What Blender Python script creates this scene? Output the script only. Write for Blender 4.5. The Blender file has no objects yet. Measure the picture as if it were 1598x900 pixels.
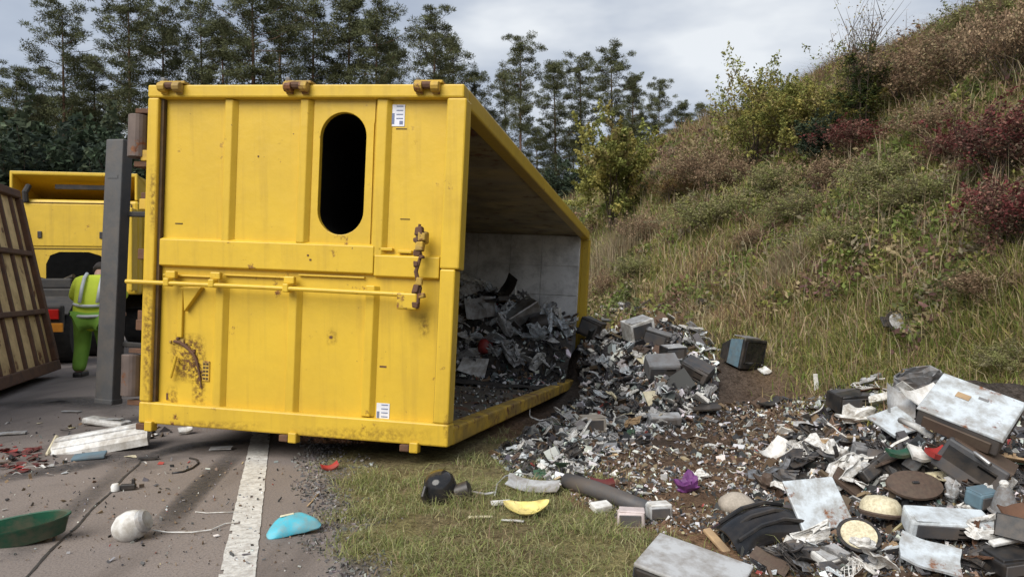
import bpy, bmesh, math, random
import numpy as np
from mathutils import Vector, Matrix, Euler
R = math.radians
rng = np.random.default_rng(11)
random.seed(5)
scn = bpy.context.scene
col = scn.collection

# ------------------------------------------------------------------ camera
CAMZ, F = 1.25, 1150.0            # eye height (m); focal length in pixels of the 1598 px wide photograph
cam_d = bpy.data.cameras.new('camera'); cam_d.sensor_width = 36.0; cam_d.lens = 36.0 * F / 1598.0
cam_d.clip_end = 2000; cam_d.clip_start = 0.05
cam = bpy.data.objects.new('camera', cam_d); col.objects.link(cam)
cam.location = (0, 0, CAMZ); cam.rotation_euler = (R(90), 0, 0)
scn.camera = cam

# ------------------------------------------------------------------ sky, sun, exposure
SUN_EL, SUN_AZ = R(42), R(-35)    # sun behind the camera and to its left
w = bpy.data.worlds.new('World'); scn.world = w; w.use_nodes = True
nt = w.node_tree; nt.nodes.clear()
N = lambda t, **k: (lambda n: ([setattr(n, a, b) for a, b in k.items()], n)[1])(nt.nodes.new(t))
L = lambda a, b: nt.links.new(a, b)
out = N('ShaderNodeOutputWorld'); mixs = N('ShaderNodeMixShader')
bg1 = N('ShaderNodeBackground'); bg2 = N('ShaderNodeBackground')
sky = N('ShaderNodeTexSky', sky_type='NISHITA', sun_disc=False, sun_elevation=SUN_EL, sun_rotation=R(180) + SUN_AZ)
L(sky.outputs[0], bg1.inputs[0]); bg1.inputs[1].default_value = 0.08
tc = N('ShaderNodeTexCoord'); mp = N('ShaderNodeMapping'); mp.inputs['Scale'].default_value = (1.0, 1.0, 2.6)
mp.inputs['Location'].default_value = (0.35, 0.1, 0.42)
no = N('ShaderNodeTexNoise'); no.inputs['Scale'].default_value = 2.3; no.inputs['Detail'].default_value = 5; no.inputs['Roughness'].default_value = 0.5
L(tc.outputs['Generated'], mp.inputs[0]); L(mp.outputs[0], no.inputs['Vector'])
cr = N('ShaderNodeValToRGB'); e = cr.color_ramp.elements
e[0].position = 0.36; e[0].color = (0.215, 0.25, 0.32, 1)
e[1].position = 0.66; e[1].color = (0.55, 0.57, 0.59, 1)
m_ = e.new(0.52); m_.color = (0.31, 0.345, 0.405, 1)
L(no.outputs[0], cr.inputs[0]); L(cr.outputs[0], bg2.inputs[0]); bg2.inputs[1].default_value = 1.0
mixs.inputs[0].default_value = 0.9
L(bg1.outputs[0], mixs.inputs[1]); L(bg2.outputs[0], mixs.inputs[2]); L(mixs.outputs[0], out.inputs[0])
sl = bpy.data.lights.new('sun', 'SUN'); sl.energy = 2.8; sl.angle = R(45); sl.color = (1.0, 0.96, 0.9)
so = bpy.data.objects.new('sun', sl); col.objects.link(so)
sd = Vector((math.sin(SUN_AZ) * math.cos(SUN_EL), -math.cos(SUN_AZ) * math.cos(SUN_EL), math.sin(SUN_EL)))
so.rotation_euler = sd.to_track_quat('Z', 'Y').to_euler(); so.location = (0, -5, 20)
vs = scn.view_settings; vs.view_transform = 'Standard'; vs.look = 'None'; vs.exposure = 0.7; vs.gamma = 1.0
vs.use_curve_mapping = False
scn.cycles.max_bounces = 6; scn.cycles.diffuse_bounces = 4; scn.cycles.glossy_bounces = 2; scn.cycles.transmission_bounces = 2

# ------------------------------------------------------------------ materials
MATS = {}
def mat(name, c, c2=None, rough=0.6, metal=0.0, scale=8.0, bump=0.0, bscale=30.0, dirt=0.0, dirtc=(0.10, 0.07, 0.045),
        dscale=5.0, vcol=False, transl=0.0, rust=0.0, rscale=3.0, coord='Object', spec=0.4, streak=0.0):
    """procedural Principled material: two-tone noise colour, optional dirt film, rust patches, bump, vertex hue"""
    if name in MATS: return MATS[name]
    m = bpy.data.materials.new(name); m.use_nodes = True; MATS[name] = m
    t = m.node_tree; b = t.nodes['Principled BSDF']
    n = t.nodes.new; l = t.links.new
    b.inputs['Roughness'].default_value = rough; b.inputs['Metallic'].default_value = metal
    b.inputs['Specular IOR Level'].default_value = spec
    tcx = n('ShaderNodeTexCoord'); vec = tcx.outputs[coord]
    def noise(s, d=4, r=0.55):
        q = n('ShaderNodeTexNoise'); q.inputs['Scale'].default_value = s; q.inputs['Detail'].default_value = d
        q.inputs['Roughness'].default_value = r; l(vec, q.inputs['Vector']); return q.outputs[0]
    def ramp(x, a, bb):
        q = n('ShaderNodeMapRange'); q.inputs[1].default_value = a; q.inputs[2].default_value = bb; l(x, q.inputs[0]); return q.outputs[0]
    def mix(f, a, bb):
        q = n('ShaderNodeMix'); q.data_type = 'RGBA'
        for i, v in ((0, f), (6, a), (7, bb)):
            if isinstance(v, tuple): q.inputs[i].default_value = (*v[:3], 1)
            elif isinstance(v, float): q.inputs[i].default_value = v
            else: l(v, q.inputs[i])
        return q.outputs[2]
    if vcol:
        a = n('ShaderNodeAttribute'); a.attribute_name = 'hue'; cur = a.outputs['Color']
        if c2:
            for s_, k_ in ((scale, (0.45, 0.42, 0.38)), (scale*3.1, (1.9, 1.8, 1.7))):
                mu = n('ShaderNodeMix'); mu.data_type = 'RGBA'; mu.blend_type = 'MULTIPLY'; l(cur, mu.inputs[6]); mu.inputs[7].default_value = (*k_, 1)
                l(ramp(noise(s_, 5, .75), .45, .62), mu.inputs[0]); cur = mu.outputs[2]
    else:
        c2 = c2 or tuple(x * 0.75 for x in c)
        cur = mix(ramp(noise(scale), 0.35, 0.65), c, c2)
    if dirt > 0:
        d = n('ShaderNodeMath'); d.operation = 'MULTIPLY'; d.inputs[1].default_value = dirt
        l(ramp(noise(dscale, 8, 0.7), 0.42, 0.62), d.inputs[0]); cur = mix(d.outputs[0], cur, dirtc)
    if streak > 0:
        mpx = n('ShaderNodeMapping'); mpx.inputs['Scale'].default_value = (14, 14, 0.55); l(vec, mpx.inputs[0])
        q = n('ShaderNodeTexNoise'); q.inputs['Scale'].default_value = 1.0; q.inputs['Detail'].default_value = 6; q.inputs['Roughness'].default_value = 0.65; l(mpx.outputs[0], q.inputs['Vector'])
        d = n('ShaderNodeMath'); d.operation = 'MULTIPLY'; d.inputs[1].default_value = streak; l(ramp(q.outputs[0], 0.52, 0.72), d.inputs[0]); cur = mix(d.outputs[0], cur, (0.30, 0.185, 0.035))
        sc = ramp(noise(30, 2, 0.5), 0.77, 0.80); cur = mix(sc, cur, (0.16, 0.09, 0.03))
    if rust > 0:
        rr = ramp(noise(rscale, 9, 0.72), 0.66 - rust, 0.72 - rust)
        cur = mix(rr, cur, mix(ramp(noise(rscale * 6), 0.35, 0.65), (0.10, 0.035, 0.015), (0.22, 0.09, 0.035)))
    l(cur, b.inputs['Base Color'])
    if bump > 0:
        bp = n('ShaderNodeBump'); bp.inputs['Strength'].default_value = bump; bp.inputs['Distance'].default_value = 0.02
        l(noise(bscale, 6, 0.6), bp.inputs['Height']); l(bp.outputs[0], b.inputs['Normal'])
    if transl > 0:
        tr = n('ShaderNodeBsdfTranslucent'); l(cur, tr.inputs[0]); ms = n('ShaderNodeMixShader'); ms.inputs[0].default_value = transl
        o = t.nodes['Material Output']; l(b.outputs[0], ms.inputs[1]); l(tr.outputs[0], ms.inputs[2]); l(ms.outputs[0], o.inputs[0])
    return m
DUST = (0.13, 0.095, 0.065)
M = dict(
 yellow=mat('yellow_paint', (0.655, 0.435, 0.036), (0.595, 0.39, 0.034), rough=0.42, scale=1.3, dirt=0.22, dirtc=(0.38, 0.25, 0.035), dscale=2.2, rust=0.035, rscale=5.0, bump=0.35, bscale=2.6, streak=0.28),
 yellow_worn=mat('worn_yellow_paint', (0.55, 0.35, 0.04), (0.42, 0.27, 0.05), rough=0.65, scale=4, dirt=0.6, dirtc=(0.16, 0.11, 0.05), dscale=4, rust=0.12, rscale=7, bump=0.15, bscale=14),
 rusty_yellow=mat('rusty_pale_paint', (0.72, 0.52, 0.25), (0.62, 0.44, 0.20), rough=0.8, scale=3, dirt=0.4, dirtc=(0.24, 0.13, 0.06), dscale=3, rust=0.09, rscale=3.2, bump=0.2, bscale=10),
 rust=mat('rusted_steel', (0.13, 0.065, 0.038), (0.08, 0.045, 0.03), rough=0.85, scale=9, dirt=0.4, dirtc=(0.15, 0.07, 0.03), bump=0.3, bscale=25),
 worn_inner=mat('worn_inner_paint', (0.52, 0.40, 0.18), (0.36, 0.30, 0.19), rough=0.6, scale=1.8, dirt=0.6, dirtc=(0.06, 0.05, 0.04), dscale=1.5, rust=0.08, rscale=3, bump=0.1, bscale=8),
 seal=mat('door_seal', (0.10, 0.06, 0.025), (0.05, 0.035, 0.02), rough=0.9, scale=7),
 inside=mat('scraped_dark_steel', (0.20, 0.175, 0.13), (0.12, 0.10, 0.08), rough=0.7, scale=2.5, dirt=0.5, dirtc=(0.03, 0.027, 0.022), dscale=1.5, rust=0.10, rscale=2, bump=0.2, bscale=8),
 inside_white=mat('scuffed_pale_paint', (0.80, 0.79, 0.77), (0.68, 0.67, 0.65), rough=0.6, scale=2, dirt=0.55, dirtc=(0.12, 0.11, 0.10), dscale=2.4, bump=0.1, bscale=8),
 black=mat('black_plastic', (0.015, 0.015, 0.016), (0.03, 0.03, 0.031), rough=0.42, scale=6, dirt=0.35, dirtc=DUST, dscale=4),
 gloss_black=mat('glossy_black_plastic', (0.012, 0.013, 0.015), (0.02, 0.02, 0.022), rough=0.14, scale=5, dirt=0.15, dirtc=DUST, dscale=7),
 hole=mat('hole_shade_black', (0.004, 0.004, 0.004), (0.006, 0.006, 0.006), rough=0.95, spec=0.05),  # near-black colour put in for the shade inside openings
 rubber=mat('tyre_rubber', (0.022, 0.022, 0.022), (0.035, 0.033, 0.03), rough=0.85, bump=0.2),
 dark=mat('dark_grey_plastic', (0.055, 0.056, 0.06), (0.08, 0.08, 0.085), rough=0.55, scale=5, dirt=0.5, dirtc=DUST, dscale=4, bump=0.08),
 grey=mat('grey_plastic', (0.22, 0.225, 0.23), (0.17, 0.17, 0.175), rough=0.55, scale=4, dirt=0.55, dirtc=DUST, dscale=4, bump=0.06),
 lgrey=mat('pale_grey_plastic', (0.44, 0.45, 0.455), (0.37, 0.37, 0.37), rough=0.5, scale=3, dirt=0.75, dirtc=(0.17, 0.14, 0.11), dscale=8, bump=0.05),
 white=mat('dirty_white_plastic', (0.72, 0.715, 0.69), (0.62, 0.61, 0.58), rough=0.45, scale=3, dirt=0.7, dirtc=(0.24, 0.20, 0.15), dscale=8, bump=0.05),
 enamel=mat('pale_blue_enamel', (0.55, 0.60, 0.63), (0.48, 0.52, 0.55), rough=0.38, scale=2, dirt=0.75, dirtc=(0.22, 0.20, 0.17), dscale=9, rust=0.08, rscale=6),
 cream=mat('cream_plastic', (0.68, 0.62, 0.44), (0.58, 0.51, 0.34), rough=0.5, scale=3, dirt=0.4, dirtc=(0.2, 0.15, 0.09), dscale=6),
 silver=mat('dull_metal', (0.42, 0.42, 0.42), (0.30, 0.30, 0.30), rough=0.38, metal=0.8, scale=6, dirt=0.5, dirtc=DUST, dscale=6),
 brown=mat('brown_board', (0.085, 0.055, 0.04), (0.06, 0.042, 0.032), rough=0.7, scale=6, dirt=0.4, dirtc=DUST),
 tan=mat('tan_board', (0.42, 0.29, 0.16), (0.34, 0.23, 0.13), rough=0.8, scale=6, dirt=0.5, dirtc=DUST),
 red=mat('red_plastic', (0.36, 0.035, 0.03), (0.26, 0.03, 0.03), rough=0.5, dirt=0.35, dirtc=DUST),
 maroon=mat('maroon_plastic', (0.13, 0.02, 0.02), (0.09, 0.018, 0.016), rough=0.5, dirt=0.35, dirtc=DUST),
 green=mat('dark_green_plastic', (0.012, 0.075, 0.04), (0.01, 0.055, 0.032), rough=0.45, dscale=9, dirt=0.5, dirtc=DUST),
 board_green=mat('circuit_green', (0.03, 0.11, 0.06), (0.05, 0.10, 0.06), rough=0.5, dirt=0.5, dirtc=DUST),
 blue=mat('turquoise_plastic', (0.07, 0.42, 0.52), (0.06, 0.36, 0.47), rough=0.5, scale=3, dirt=0.65, dscale=14, dirtc=(0.22, 0.28, 0.26)),
 steelblue=mat('slate_blue_plastic', (0.12, 0.19, 0.23), (0.09, 0.15, 0.19), rough=0.5, dirt=0.4, dirtc=DUST),
 lemon=mat('lemon_plastic', (0.80, 0.68, 0.22), (0.72, 0.60, 0.2), rough=0.5, dirt=0.6, dscale=14, dirtc=(0.35, 0.27, 0.13)),
 purple=mat('purple_bag', (0.16, 0.04, 0.17), (0.10, 0.03, 0.12), rough=0.5, dirt=0.2),
 pink=mat('pale_pink_board', (0.62, 0.53, 0.52), (0.52, 0.45, 0.43), rough=0.7, dirt=0.4, dirtc=DUST),
 stone=mat('beige_stone', (0.40, 0.35, 0.29), (0.32, 0.28, 0.23), rough=0.85, bump=0.3, bscale=20),
 beam=mat('grey_painted_steel', (0.085, 0.086, 0.088), (0.065, 0.066, 0.068), rough=0.6, scale=3, dirt=0.5, dirtc=(0.13, 0.11, 0.09), dscale=5, bump=0.1),
 roller=mat('worn_roller_steel', (0.17, 0.13, 0.11), (0.11, 0.085, 0.075), rough=0.6, metal=0.3, scale=5, rust=0.1, rscale=6),
 chassis=mat('chassis_black', (0.018, 0.018, 0.019), (0.03, 0.028, 0.026), rough=0.7, dirt=0.4, dirtc=(0.06, 0.05, 0.04)),
 tail=mat('red_lens', (0.45, 0.012, 0.012), (0.35, 0.01, 0.01), rough=0.2),
 amber=mat('orange_lens', (0.62, 0.25, 0.03), (0.5, 0.2, 0.03), rough=0.25),
 hivis=mat('hi_vis_fabric', (0.62, 0.74, 0.06), (0.54, 0.66, 0.05), rough=0.8, scale=6, bump=0.4, bscale=9, transl=0.1),
 hivis_dark=mat('hi_vis_trouser_fabric', (0.20, 0.38, 0.05), (0.16, 0.32, 0.04), rough=0.85, scale=6, bump=0.4, bscale=9),
 reflective=mat('reflective_tape', (0.55, 0.58, 0.58), (0.48, 0.5, 0.5), rough=0.4),
 skin=mat('skin', (0.48, 0.29, 0.21), (0.42, 0.25, 0.18), rough=0.5),
 hair=mat('dark_hair', (0.03, 0.02, 0.014), (0.02, 0.014, 0.01), rough=0.7),
 print_grey=mat('sticker_print', (0.16, 0.19, 0.30), (0.12, 0.15, 0.26), rough=0.5),
 sticker=mat('sticker_paper', (0.74, 0.76, 0.82), (0.66, 0.68, 0.76), rough=0.5, dirt=0.15),
 blades=mat('grass_blades', (0.1, 0.1, 0.03), rough=0.75, vcol=True, transl=0.3, spec=0.15),
 chips=mat('mixed_chips', (0.1, 0.1, 0.1), rough=0.6, vcol=True),
 needles=mat('pine_needles', (0.1, 0.1, 0.1), rough=0.7, vcol=True, transl=0.12, spec=0.2),
 bark=mat('pine_bark', (0.16, 0.085, 0.05), (0.09, 0.06, 0.045), rough=0.9, scale=3, bump=0.4, bscale=8),
 twig=mat('twig_bark', (0.10, 0.075, 0.055), (0.06, 0.045, 0.035), rough=0.9, scale=6),
)

# ------------------------------------------------------------------ mesh helpers
class MB:
    """collects polygons; build() links them as ONE mesh object"""
    def __init__(s): s.v = []; s.f = []
    def add(s, vs, fs, X=None):
        o = len(s.v)
        s.v += [tuple(X @ Vector(p)) if X else tuple(p) for p in vs]
        s.f += [tuple(i + o for i in f) for f in fs]; return s
    def box(s, lo, hi, X=None):
        (a, b, c), (d, e, f) = lo, hi
        return s.add([(a,b,c),(d,b,c),(d,e,c),(a,e,c),(a,b,f),(d,b,f),(d,e,f),(a,e,f)],
                     [(0,3,2,1),(4,5,6,7),(0,1,5,4),(1,2,6,5),(2,3,7,6),(3,0,4,7)], X)
    def cbox(s, c, z, X=None):
        return s.box([c[i] - z[i] / 2 for i in range(3)], [c[i] + z[i] / 2 for i in range(3)], X)
    def tube(s, pts, rad, n=8, caps=True, X=None):
        pts = [Vector(p) for p in pts]
        if not hasattr(rad, '__len__'): rad = [rad] * len(pts)
        vs, fs = [], []; up = None
        for i, p in enumerate(pts):
            d = (pts[min(i+1, len(pts)-1)] - pts[max(i-1, 0)])
            d = d.normalized() if d.length > 1e-9 else Vector((0,0,1))
            if up is None: up = Vector((0,0,1)) if abs(d.z) < .9 else Vector((1,0,0))
            a = d.cross(up); a = a.normalized() if a.length > 1e-6 else d.orthogonal().normalized()
            b = a.cross(d); up = b
            for k in range(n):
                t = 2 * math.pi * k / n; vs.append(p + (a * math.cos(t) + b * math.sin(t)) * rad[i])
        for i in range(len(pts) - 1):
            for k in range(n):
                k2 = (k + 1) % n; fs.append((i*n+k, i*n+k2, (i+1)*n+k2, (i+1)*n+k))
        if caps: fs += [tuple(reversed(range(n))), tuple(range((len(pts)-1)*n, len(pts)*n))]
        return s.add(vs, fs, X)
    def lathe(s, prof, n=20, X=None, sx=1, sy=1):
        vs, fs = [], []
        for r, z in prof:
            for k in range(n):
                t = 2 * math.pi * k / n; vs.append((r * math.cos(t) * sx, r * math.sin(t) * sy, z))
        for i in range(len(prof) - 1):
            for k in range(n):
                k2 = (k+1) % n; fs.append((i*n+k, i*n+k2, (i+1)*n+k2, (i+1)*n+k))
        fs += [tuple(reversed(range(n))), tuple(range((len(prof)-1)*n, len(prof)*n))]
        return s.add(vs, fs, X)
    def prism(s, poly, z0, z1, X=None):
        n = len(poly)
        vs = [(x, y, z0) for x, y in poly] + [(x, y, z1) for x, y in poly]
        fs = [tuple(reversed(range(n))), tuple(range(n, 2*n))] + [(i, (i+1) % n, n+(i+1) % n, n+i) for i in range(n)]
        return s.add(vs, fs, X)
    def sheet(s, w, h, t, fn, nx=6, ny=6, X=None):
        """curved plate with thickness; fn(u,v) in -1..1 gives (dx,dy,z)"""
        vs, fs = [], []
        for side in (0, 1):
            for j in range(ny+1):
                for i in range(nx+1):
                    u, v = 2*i/nx-1, 2*j/ny-1; dx, dy, z = fn(u, v)
                    vs.append((u*w/2+dx, v*h/2+dy, z + (t if side else 0)))
        K = (nx+1)*(ny+1); q = lambda i, j: j*(nx+1)+i
        for j in range(ny):
            for i in range(nx):
                a, b, c, d = q(i,j), q(i+1,j), q(i+1,j+1), q(i,j+1)
                fs += [(d,c,b,a), (a+K,b+K,c+K,d+K)]
        for i in range(nx):
            fs += [(q(i,0), q(i+1,0), q(i+1,0)+K, q(i,0)+K), (q(i+1,ny), q(i,ny), q(i,ny)+K, q(i+1,ny)+K)]
        for j in range(ny):
            fs += [(q(0,j+1), q(0,j), q(0,j)+K, q(0,j+1)+K), (q(nx,j), q(nx,j+1), q(nx,j+1)+K, q(nx,j)+K)]
        return s.add(vs, fs, X)
    def rbox(s, c, z, bev=0.01, seg=1, jit=0.0, X=None, r=None):
        bm = bmesh.new(); bmesh.ops.create_cube(bm, size=1)
        for v in bm.verts:
            v.co = Vector((v.co.x*z[0]+c[0], v.co.y*z[1]+c[1], v.co.z*z[2]+c[2]))
            if jit: v.co += Vector([(r or random).uniform(-jit, jit) for _ in range(3)])
        bmesh.ops.bevel(bm, geom=bm.edges[:], offset=bev, segments=seg, affect='EDGES', profile=0.5)
        bm.verts.index_update()
        s.add([v.co.copy() for v in bm.verts], [[v.index for v in f.verts] for f in bm.faces], X); bm.free(); return s
    def mesh(s, name, m, smooth=False):
        me = bpy.data.meshes.new(name); me.from_pydata(s.v, [], s.f); me.update()
        if m is not None: me.materials.append(m if not isinstance(m, str) else M[m])
        if smooth: me.shade_smooth() if hasattr(me, 'shade_smooth') else None
        return me
    def build(s, name, m, parent=None, smooth=False, xf=None):
        if xf is not None: s.v = [xf(p) for p in s.v]
        o = bpy.data.objects.new(name, s.mesh(name, m, smooth)); col.objects.link(o)
        if parent: o.parent = parent
        return o
def auto_smooth(o, ang=40):
    me = o.data; me.shade_smooth(); me.set_sharp_from_angle(angle=R(ang)); return o
def tag(o, label=None, cat=None, group=None, kind=None):
    if label: o['label'] = label
    if cat: o['category'] = cat
    if group: o['group'] = group
    if kind: o['kind'] = kind
    return o
def empty(name, loc=(0,0,0), label=None, cat=None, group=None):
    o = bpy.data.objects.new(name, None); col.objects.link(o); o.location = loc; o.empty_display_size = 0.1
    return tag(o, label, cat, group)
def copy_tree(o, parent=None):
    c = o.copy(); col.objects.link(c); c.parent = parent
    for ch in o.children: copy_tree(ch, c)
    return c
def np_mesh(name, V, faces_k, m, hue=None, smooth=False):
    """V (n,3); faces_k list of int arrays (m,k) with k = 3 or 4; hue (n,3) per-vertex colour"""
    me = bpy.data.meshes.new(name); me.vertices.add(len(V)); me.vertices.foreach_set('co', np.asarray(V, np.float32).ravel())
    li = np.concatenate([f.ravel() for f in faces_k]).astype(np.int32)
    tot = np.concatenate([np.full(len(f), f.shape[1], np.int32) for f in faces_k])
    st = np.concatenate([[0], np.cumsum(tot)[:-1]]).astype(np.int32)
    me.loops.add(len(li)); me.loops.foreach_set('vertex_index', li)
    me.polygons.add(len(tot)); me.polygons.foreach_set('loop_start', st); me.polygons.foreach_set('loop_total', tot)
    me.update(calc_edges=True)
    if hue is not None:
        a = me.color_attributes.new('hue', 'FLOAT_COLOR', 'POINT')
        a.data.foreach_set('color', np.c_[hue, np.ones(len(hue))].astype(np.float32).ravel())
    me.materials.append(M[m] if isinstance(m, str) else m)
    me.shade_smooth() if smooth else me.shade_flat()
    return me
def link(name, me, parent=None):
    o = bpy.data.objects.new(name, me); col.objects.link(o)
    if parent: o.parent = parent
    return o
def vnoise(x, y, seed=0):
    x = np.asarray(x, float); y = np.asarray(y, float)
    xi, yi = np.floor(x).astype(np.int64), np.floor(y).astype(np.int64); fx, fy = x - xi, y - yi
    def h(a, b):
        n = (a * 374761393 + b * 668265263 + seed * 974711) & 0x7fffffff
        n = ((n ^ (n >> 13)) * 1274126177) & 0x7fffffff
        return ((n ^ (n >> 16)) & 0xffff) / 65535.0
    sx, sy = fx*fx*(3-2*fx), fy*fy*(3-2*fy)
    return (h(xi,yi)*(1-sx)+h(xi+1,yi)*sx)*(1-sy)+(h(xi,yi+1)*(1-sx)+h(xi+1,yi+1)*sx)*sy
def fbm(x, y, seed=0, o=4):
    s = 0; a = 0.5
    for i in range(o): s = s + a*vnoise(x*2**i, y*2**i, seed+i); a *= .5
    return s / (1 - .5**o)
def sst(a, b, x):
    t = np.clip((np.asarray(x, float)-a)/(b-a), 0, 1); return t*t*(3-2*t)

# ------------------------------------------------------------------ ground shape (x right, y away; road runs 17 degrees to the left)
CU, SU = 0.956, 0.294
def lat_s(x, y): return CU*x + SU*y, -SU*x + CU*y
def xy(lat, s): return CU*lat - SU*s, SU*lat + CU*s
def bend(s): return -0.012*np.clip(np.asarray(s, float)-16, 0, 60)**2
def bank_k(s): return 1.0 - 0.86*sst(26, 66, s)
MOUNDS = [(2.2, 11.3, .95, 1.05, 1.2), (1.25, 12.0, .5, .45, .5), (1.8, 9.3, 0.26, .75, 1.0), (2.6, 9.6, 0.35, .9, .9), (2.9, 4.6, 0.50, 0.95, 1.0), (3.7, 5.6, 0.60, 1.0, 0.9), (2.25, 3.6, 0.12, .7, .5), (1.3, 6.4, 0.10, .8, 1.2)]
def ground(x, y):
    x = np.asarray(x, float); y = np.asarray(y, float)
    lat, s = lat_s(x, y)
    z = -0.36*sst(1.3, 3.9, lat) * (1 - .55*sst(7, 3, s))
    bank = np.where(lat > 5.2, 0.86*((lat-5.2)**2/((lat-5.2)+1.1)), 0)
    top = 8.9
    bank = np.where(bank > top-3, top-3 + 3*np.tanh((bank-top+3)/3), bank)
    z = z + bank*bank_k(s) + sst(5.5, 8.5, lat)*((fbm(x*.35, y*.35, 3)-.5)*1.1 + (fbm(x*1.3, y*1.3, 9)-.5)*.35)
    z = z + sst(.3, 1.2, lat)*(fbm(x*1.7, y*1.7, 5)-.5)*.10
    z = z - 0.03*sst(0.25, -0.3, lat)
    if np.size(x) and np.min(y) < 16:
        nn = .75+.5*fbm(x*2.2, y*2.2, 21, 3)
        for mx, my, h, rx, ry in MOUNDS: z = z + h*np.exp(-((x-mx)/rx)**2-((y-my)/ry)**2)*nn
    return z
def gz(x, y): return float(ground(x, y))
def ray(px, py): return ((px-799)/F, 1.0, (450-py)/F)
def hit(px, py, zoff=0.0):
    """where the sight line through a photo pixel meets the ground -> (point, metres per photo pixel)"""
    P, m_ = hits(np.array([[px, py]], float)); return Vector(P[0]), float(m_[0])
TF = np.concatenate([np.arange(2.0,8,.15), np.arange(8,16,.25), np.arange(16,90,1.0)])
def hits(px):
    """the same for many pixels: coarse march, then bisection"""
    dx, dz = (px[:,0]-799)/F, (450-px[:,1])/F; n = len(px); TC = TF[TF < 17] if px[:,1].min() > 560 else TF
    if n > 50: TC = TC[(TC > 2.4) & (TC < 18)]
    b = CAMZ+dz[:,None]*TC < ground(dx[:,None]*TC, np.broadcast_to(TC,(n,len(TC)))); i = np.where(b.any(1), b.argmax(1), len(TC)-1)
    hi = TC[i]; lo = TC[np.maximum(i-1,0)]
    for _ in range(9):
        m = (lo+hi)/2; u = CAMZ+dz*m < ground(dx*m, m); hi = np.where(u,m,hi); lo = np.where(u,lo,m)
    return np.c_[dx*hi, hi, ground(dx*hi, hi)], hi/F
def at(px, py, y): return Vector(((px-799)/F*y, y, CAMZ + (450-py)/F*y))

# ground sheet: one nonuniform grid out to the horizon
def spaced(segs):
    r = []
    for a, b, st in segs: r += list(np.arange(a, b, st))
    return np.array(r + [segs[-1][1]])
la = spaced([(-400,-60,40), (-60,-12,4), (-12,-1,1.0), (-1,9,.09), (9,24,.35), (24,60,3), (60,400,40)])
ss = spaced([(-60,-4,8), (-4,1.5,.6), (1.5,13,.09), (13,45,.4), (45,100,3), (100,600,50)])
LA, SS = np.meshgrid(la, ss); GX, GY = xy(LA, SS); GZ = ground(GX, GY)
nx_, ny_ = len(la), len(ss); idx = np.arange(nx_*ny_).reshape(ny_, nx_)
quads = np.stack([idx[:-1,:-1], idx[:-1,1:], idx[1:,1:], idx[1:,:-1]], -1).reshape(-1,4)
def soil_amount(x, y):
    lat, s = lat_s(x, y)
    return sst(1.45, 1.95, lat + (fbm(x*2.5, y*2.5, 44)-.5)*.9) * (1-sst(5.6, 6.8, lat + (fbm(x*1.5, y*1.5, 45)-.5)*1.6)) * (1-sst(12.5, 15, s))
def ground_hue(x, y):
    lat, s = lat_s(x, y); n1 = fbm(x*3, y*3, 61)[:,None]; n2 = fbm(x*14, y*14, 62)[:,None]; n3 = fbm(x*.8, y*.8, 63)[:,None]
    soil = np.array([.105,.068,.044])*(.55+.9*n2) + np.array([.10,.05,.02])*np.clip(n3-.5,0,1)*2.0
    soil = soil*(.8+.4*n1)
    turf = np.array([.14,.125,.06])*(.7+.6*n2); turf = turf*(1-.5*(n1>.56)) + .5*(n1>.56)*np.array([.10,.075,.05])
    grav = np.array([.12,.108,.10])*(.45+1.1*n2)
    bankc = np.array([.11,.092,.052])*(.7+.6*n1)
    g = np.repeat(grav, 1, 0)
    k = sst(.18,.55, lat + (fbm(x*4,y*4,70)-.5)*.55)[:,None]; c = grav*(1-k)+turf*k
    k = soil_amount(x, y)[:,None]; c = c*(1-k)+soil*k
    k = (np.exp(-((x-1.7)/1.5)**2-((y-10.2)/2.2)**2)+.8*np.exp(-((x-3.3)/1.2)**2-((y-5.0)/1.3)**2)+.5*np.exp(-((x-.9)/.8)**2-((y-7.0)/1.3)**2))[:,None]; k = np.clip(k*1.4,0,.9); c = c*(1-k)+np.array([.042,.038,.035])*(.6+.8*n2)*k
    k = sst(5.4,7.2,lat)[:,None]; c = c*(1-k)+bankc*k
    k = sst(-11,-12.5,lat - bend(s))[:,None]; c = c*(1-k)+np.array([.05,.055,.025])*k
    return np.clip(c, .01, 1)
fx, fy = GX.ravel(), GY.ravel()
M['ground'] = mat('earth_and_gravel', (.1,.1,.1), (.1,.1,.1), scale=22, rough=0.95, vcol=True, bump=0.7, bscale=60, coord='Object', spec=0.1)
tag(link('ground', np_mesh('ground', np.c_[fx, fy, GZ.ravel()], [quads], 'ground', ground_hue(fx, fy), True)), kind='structure')

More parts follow.
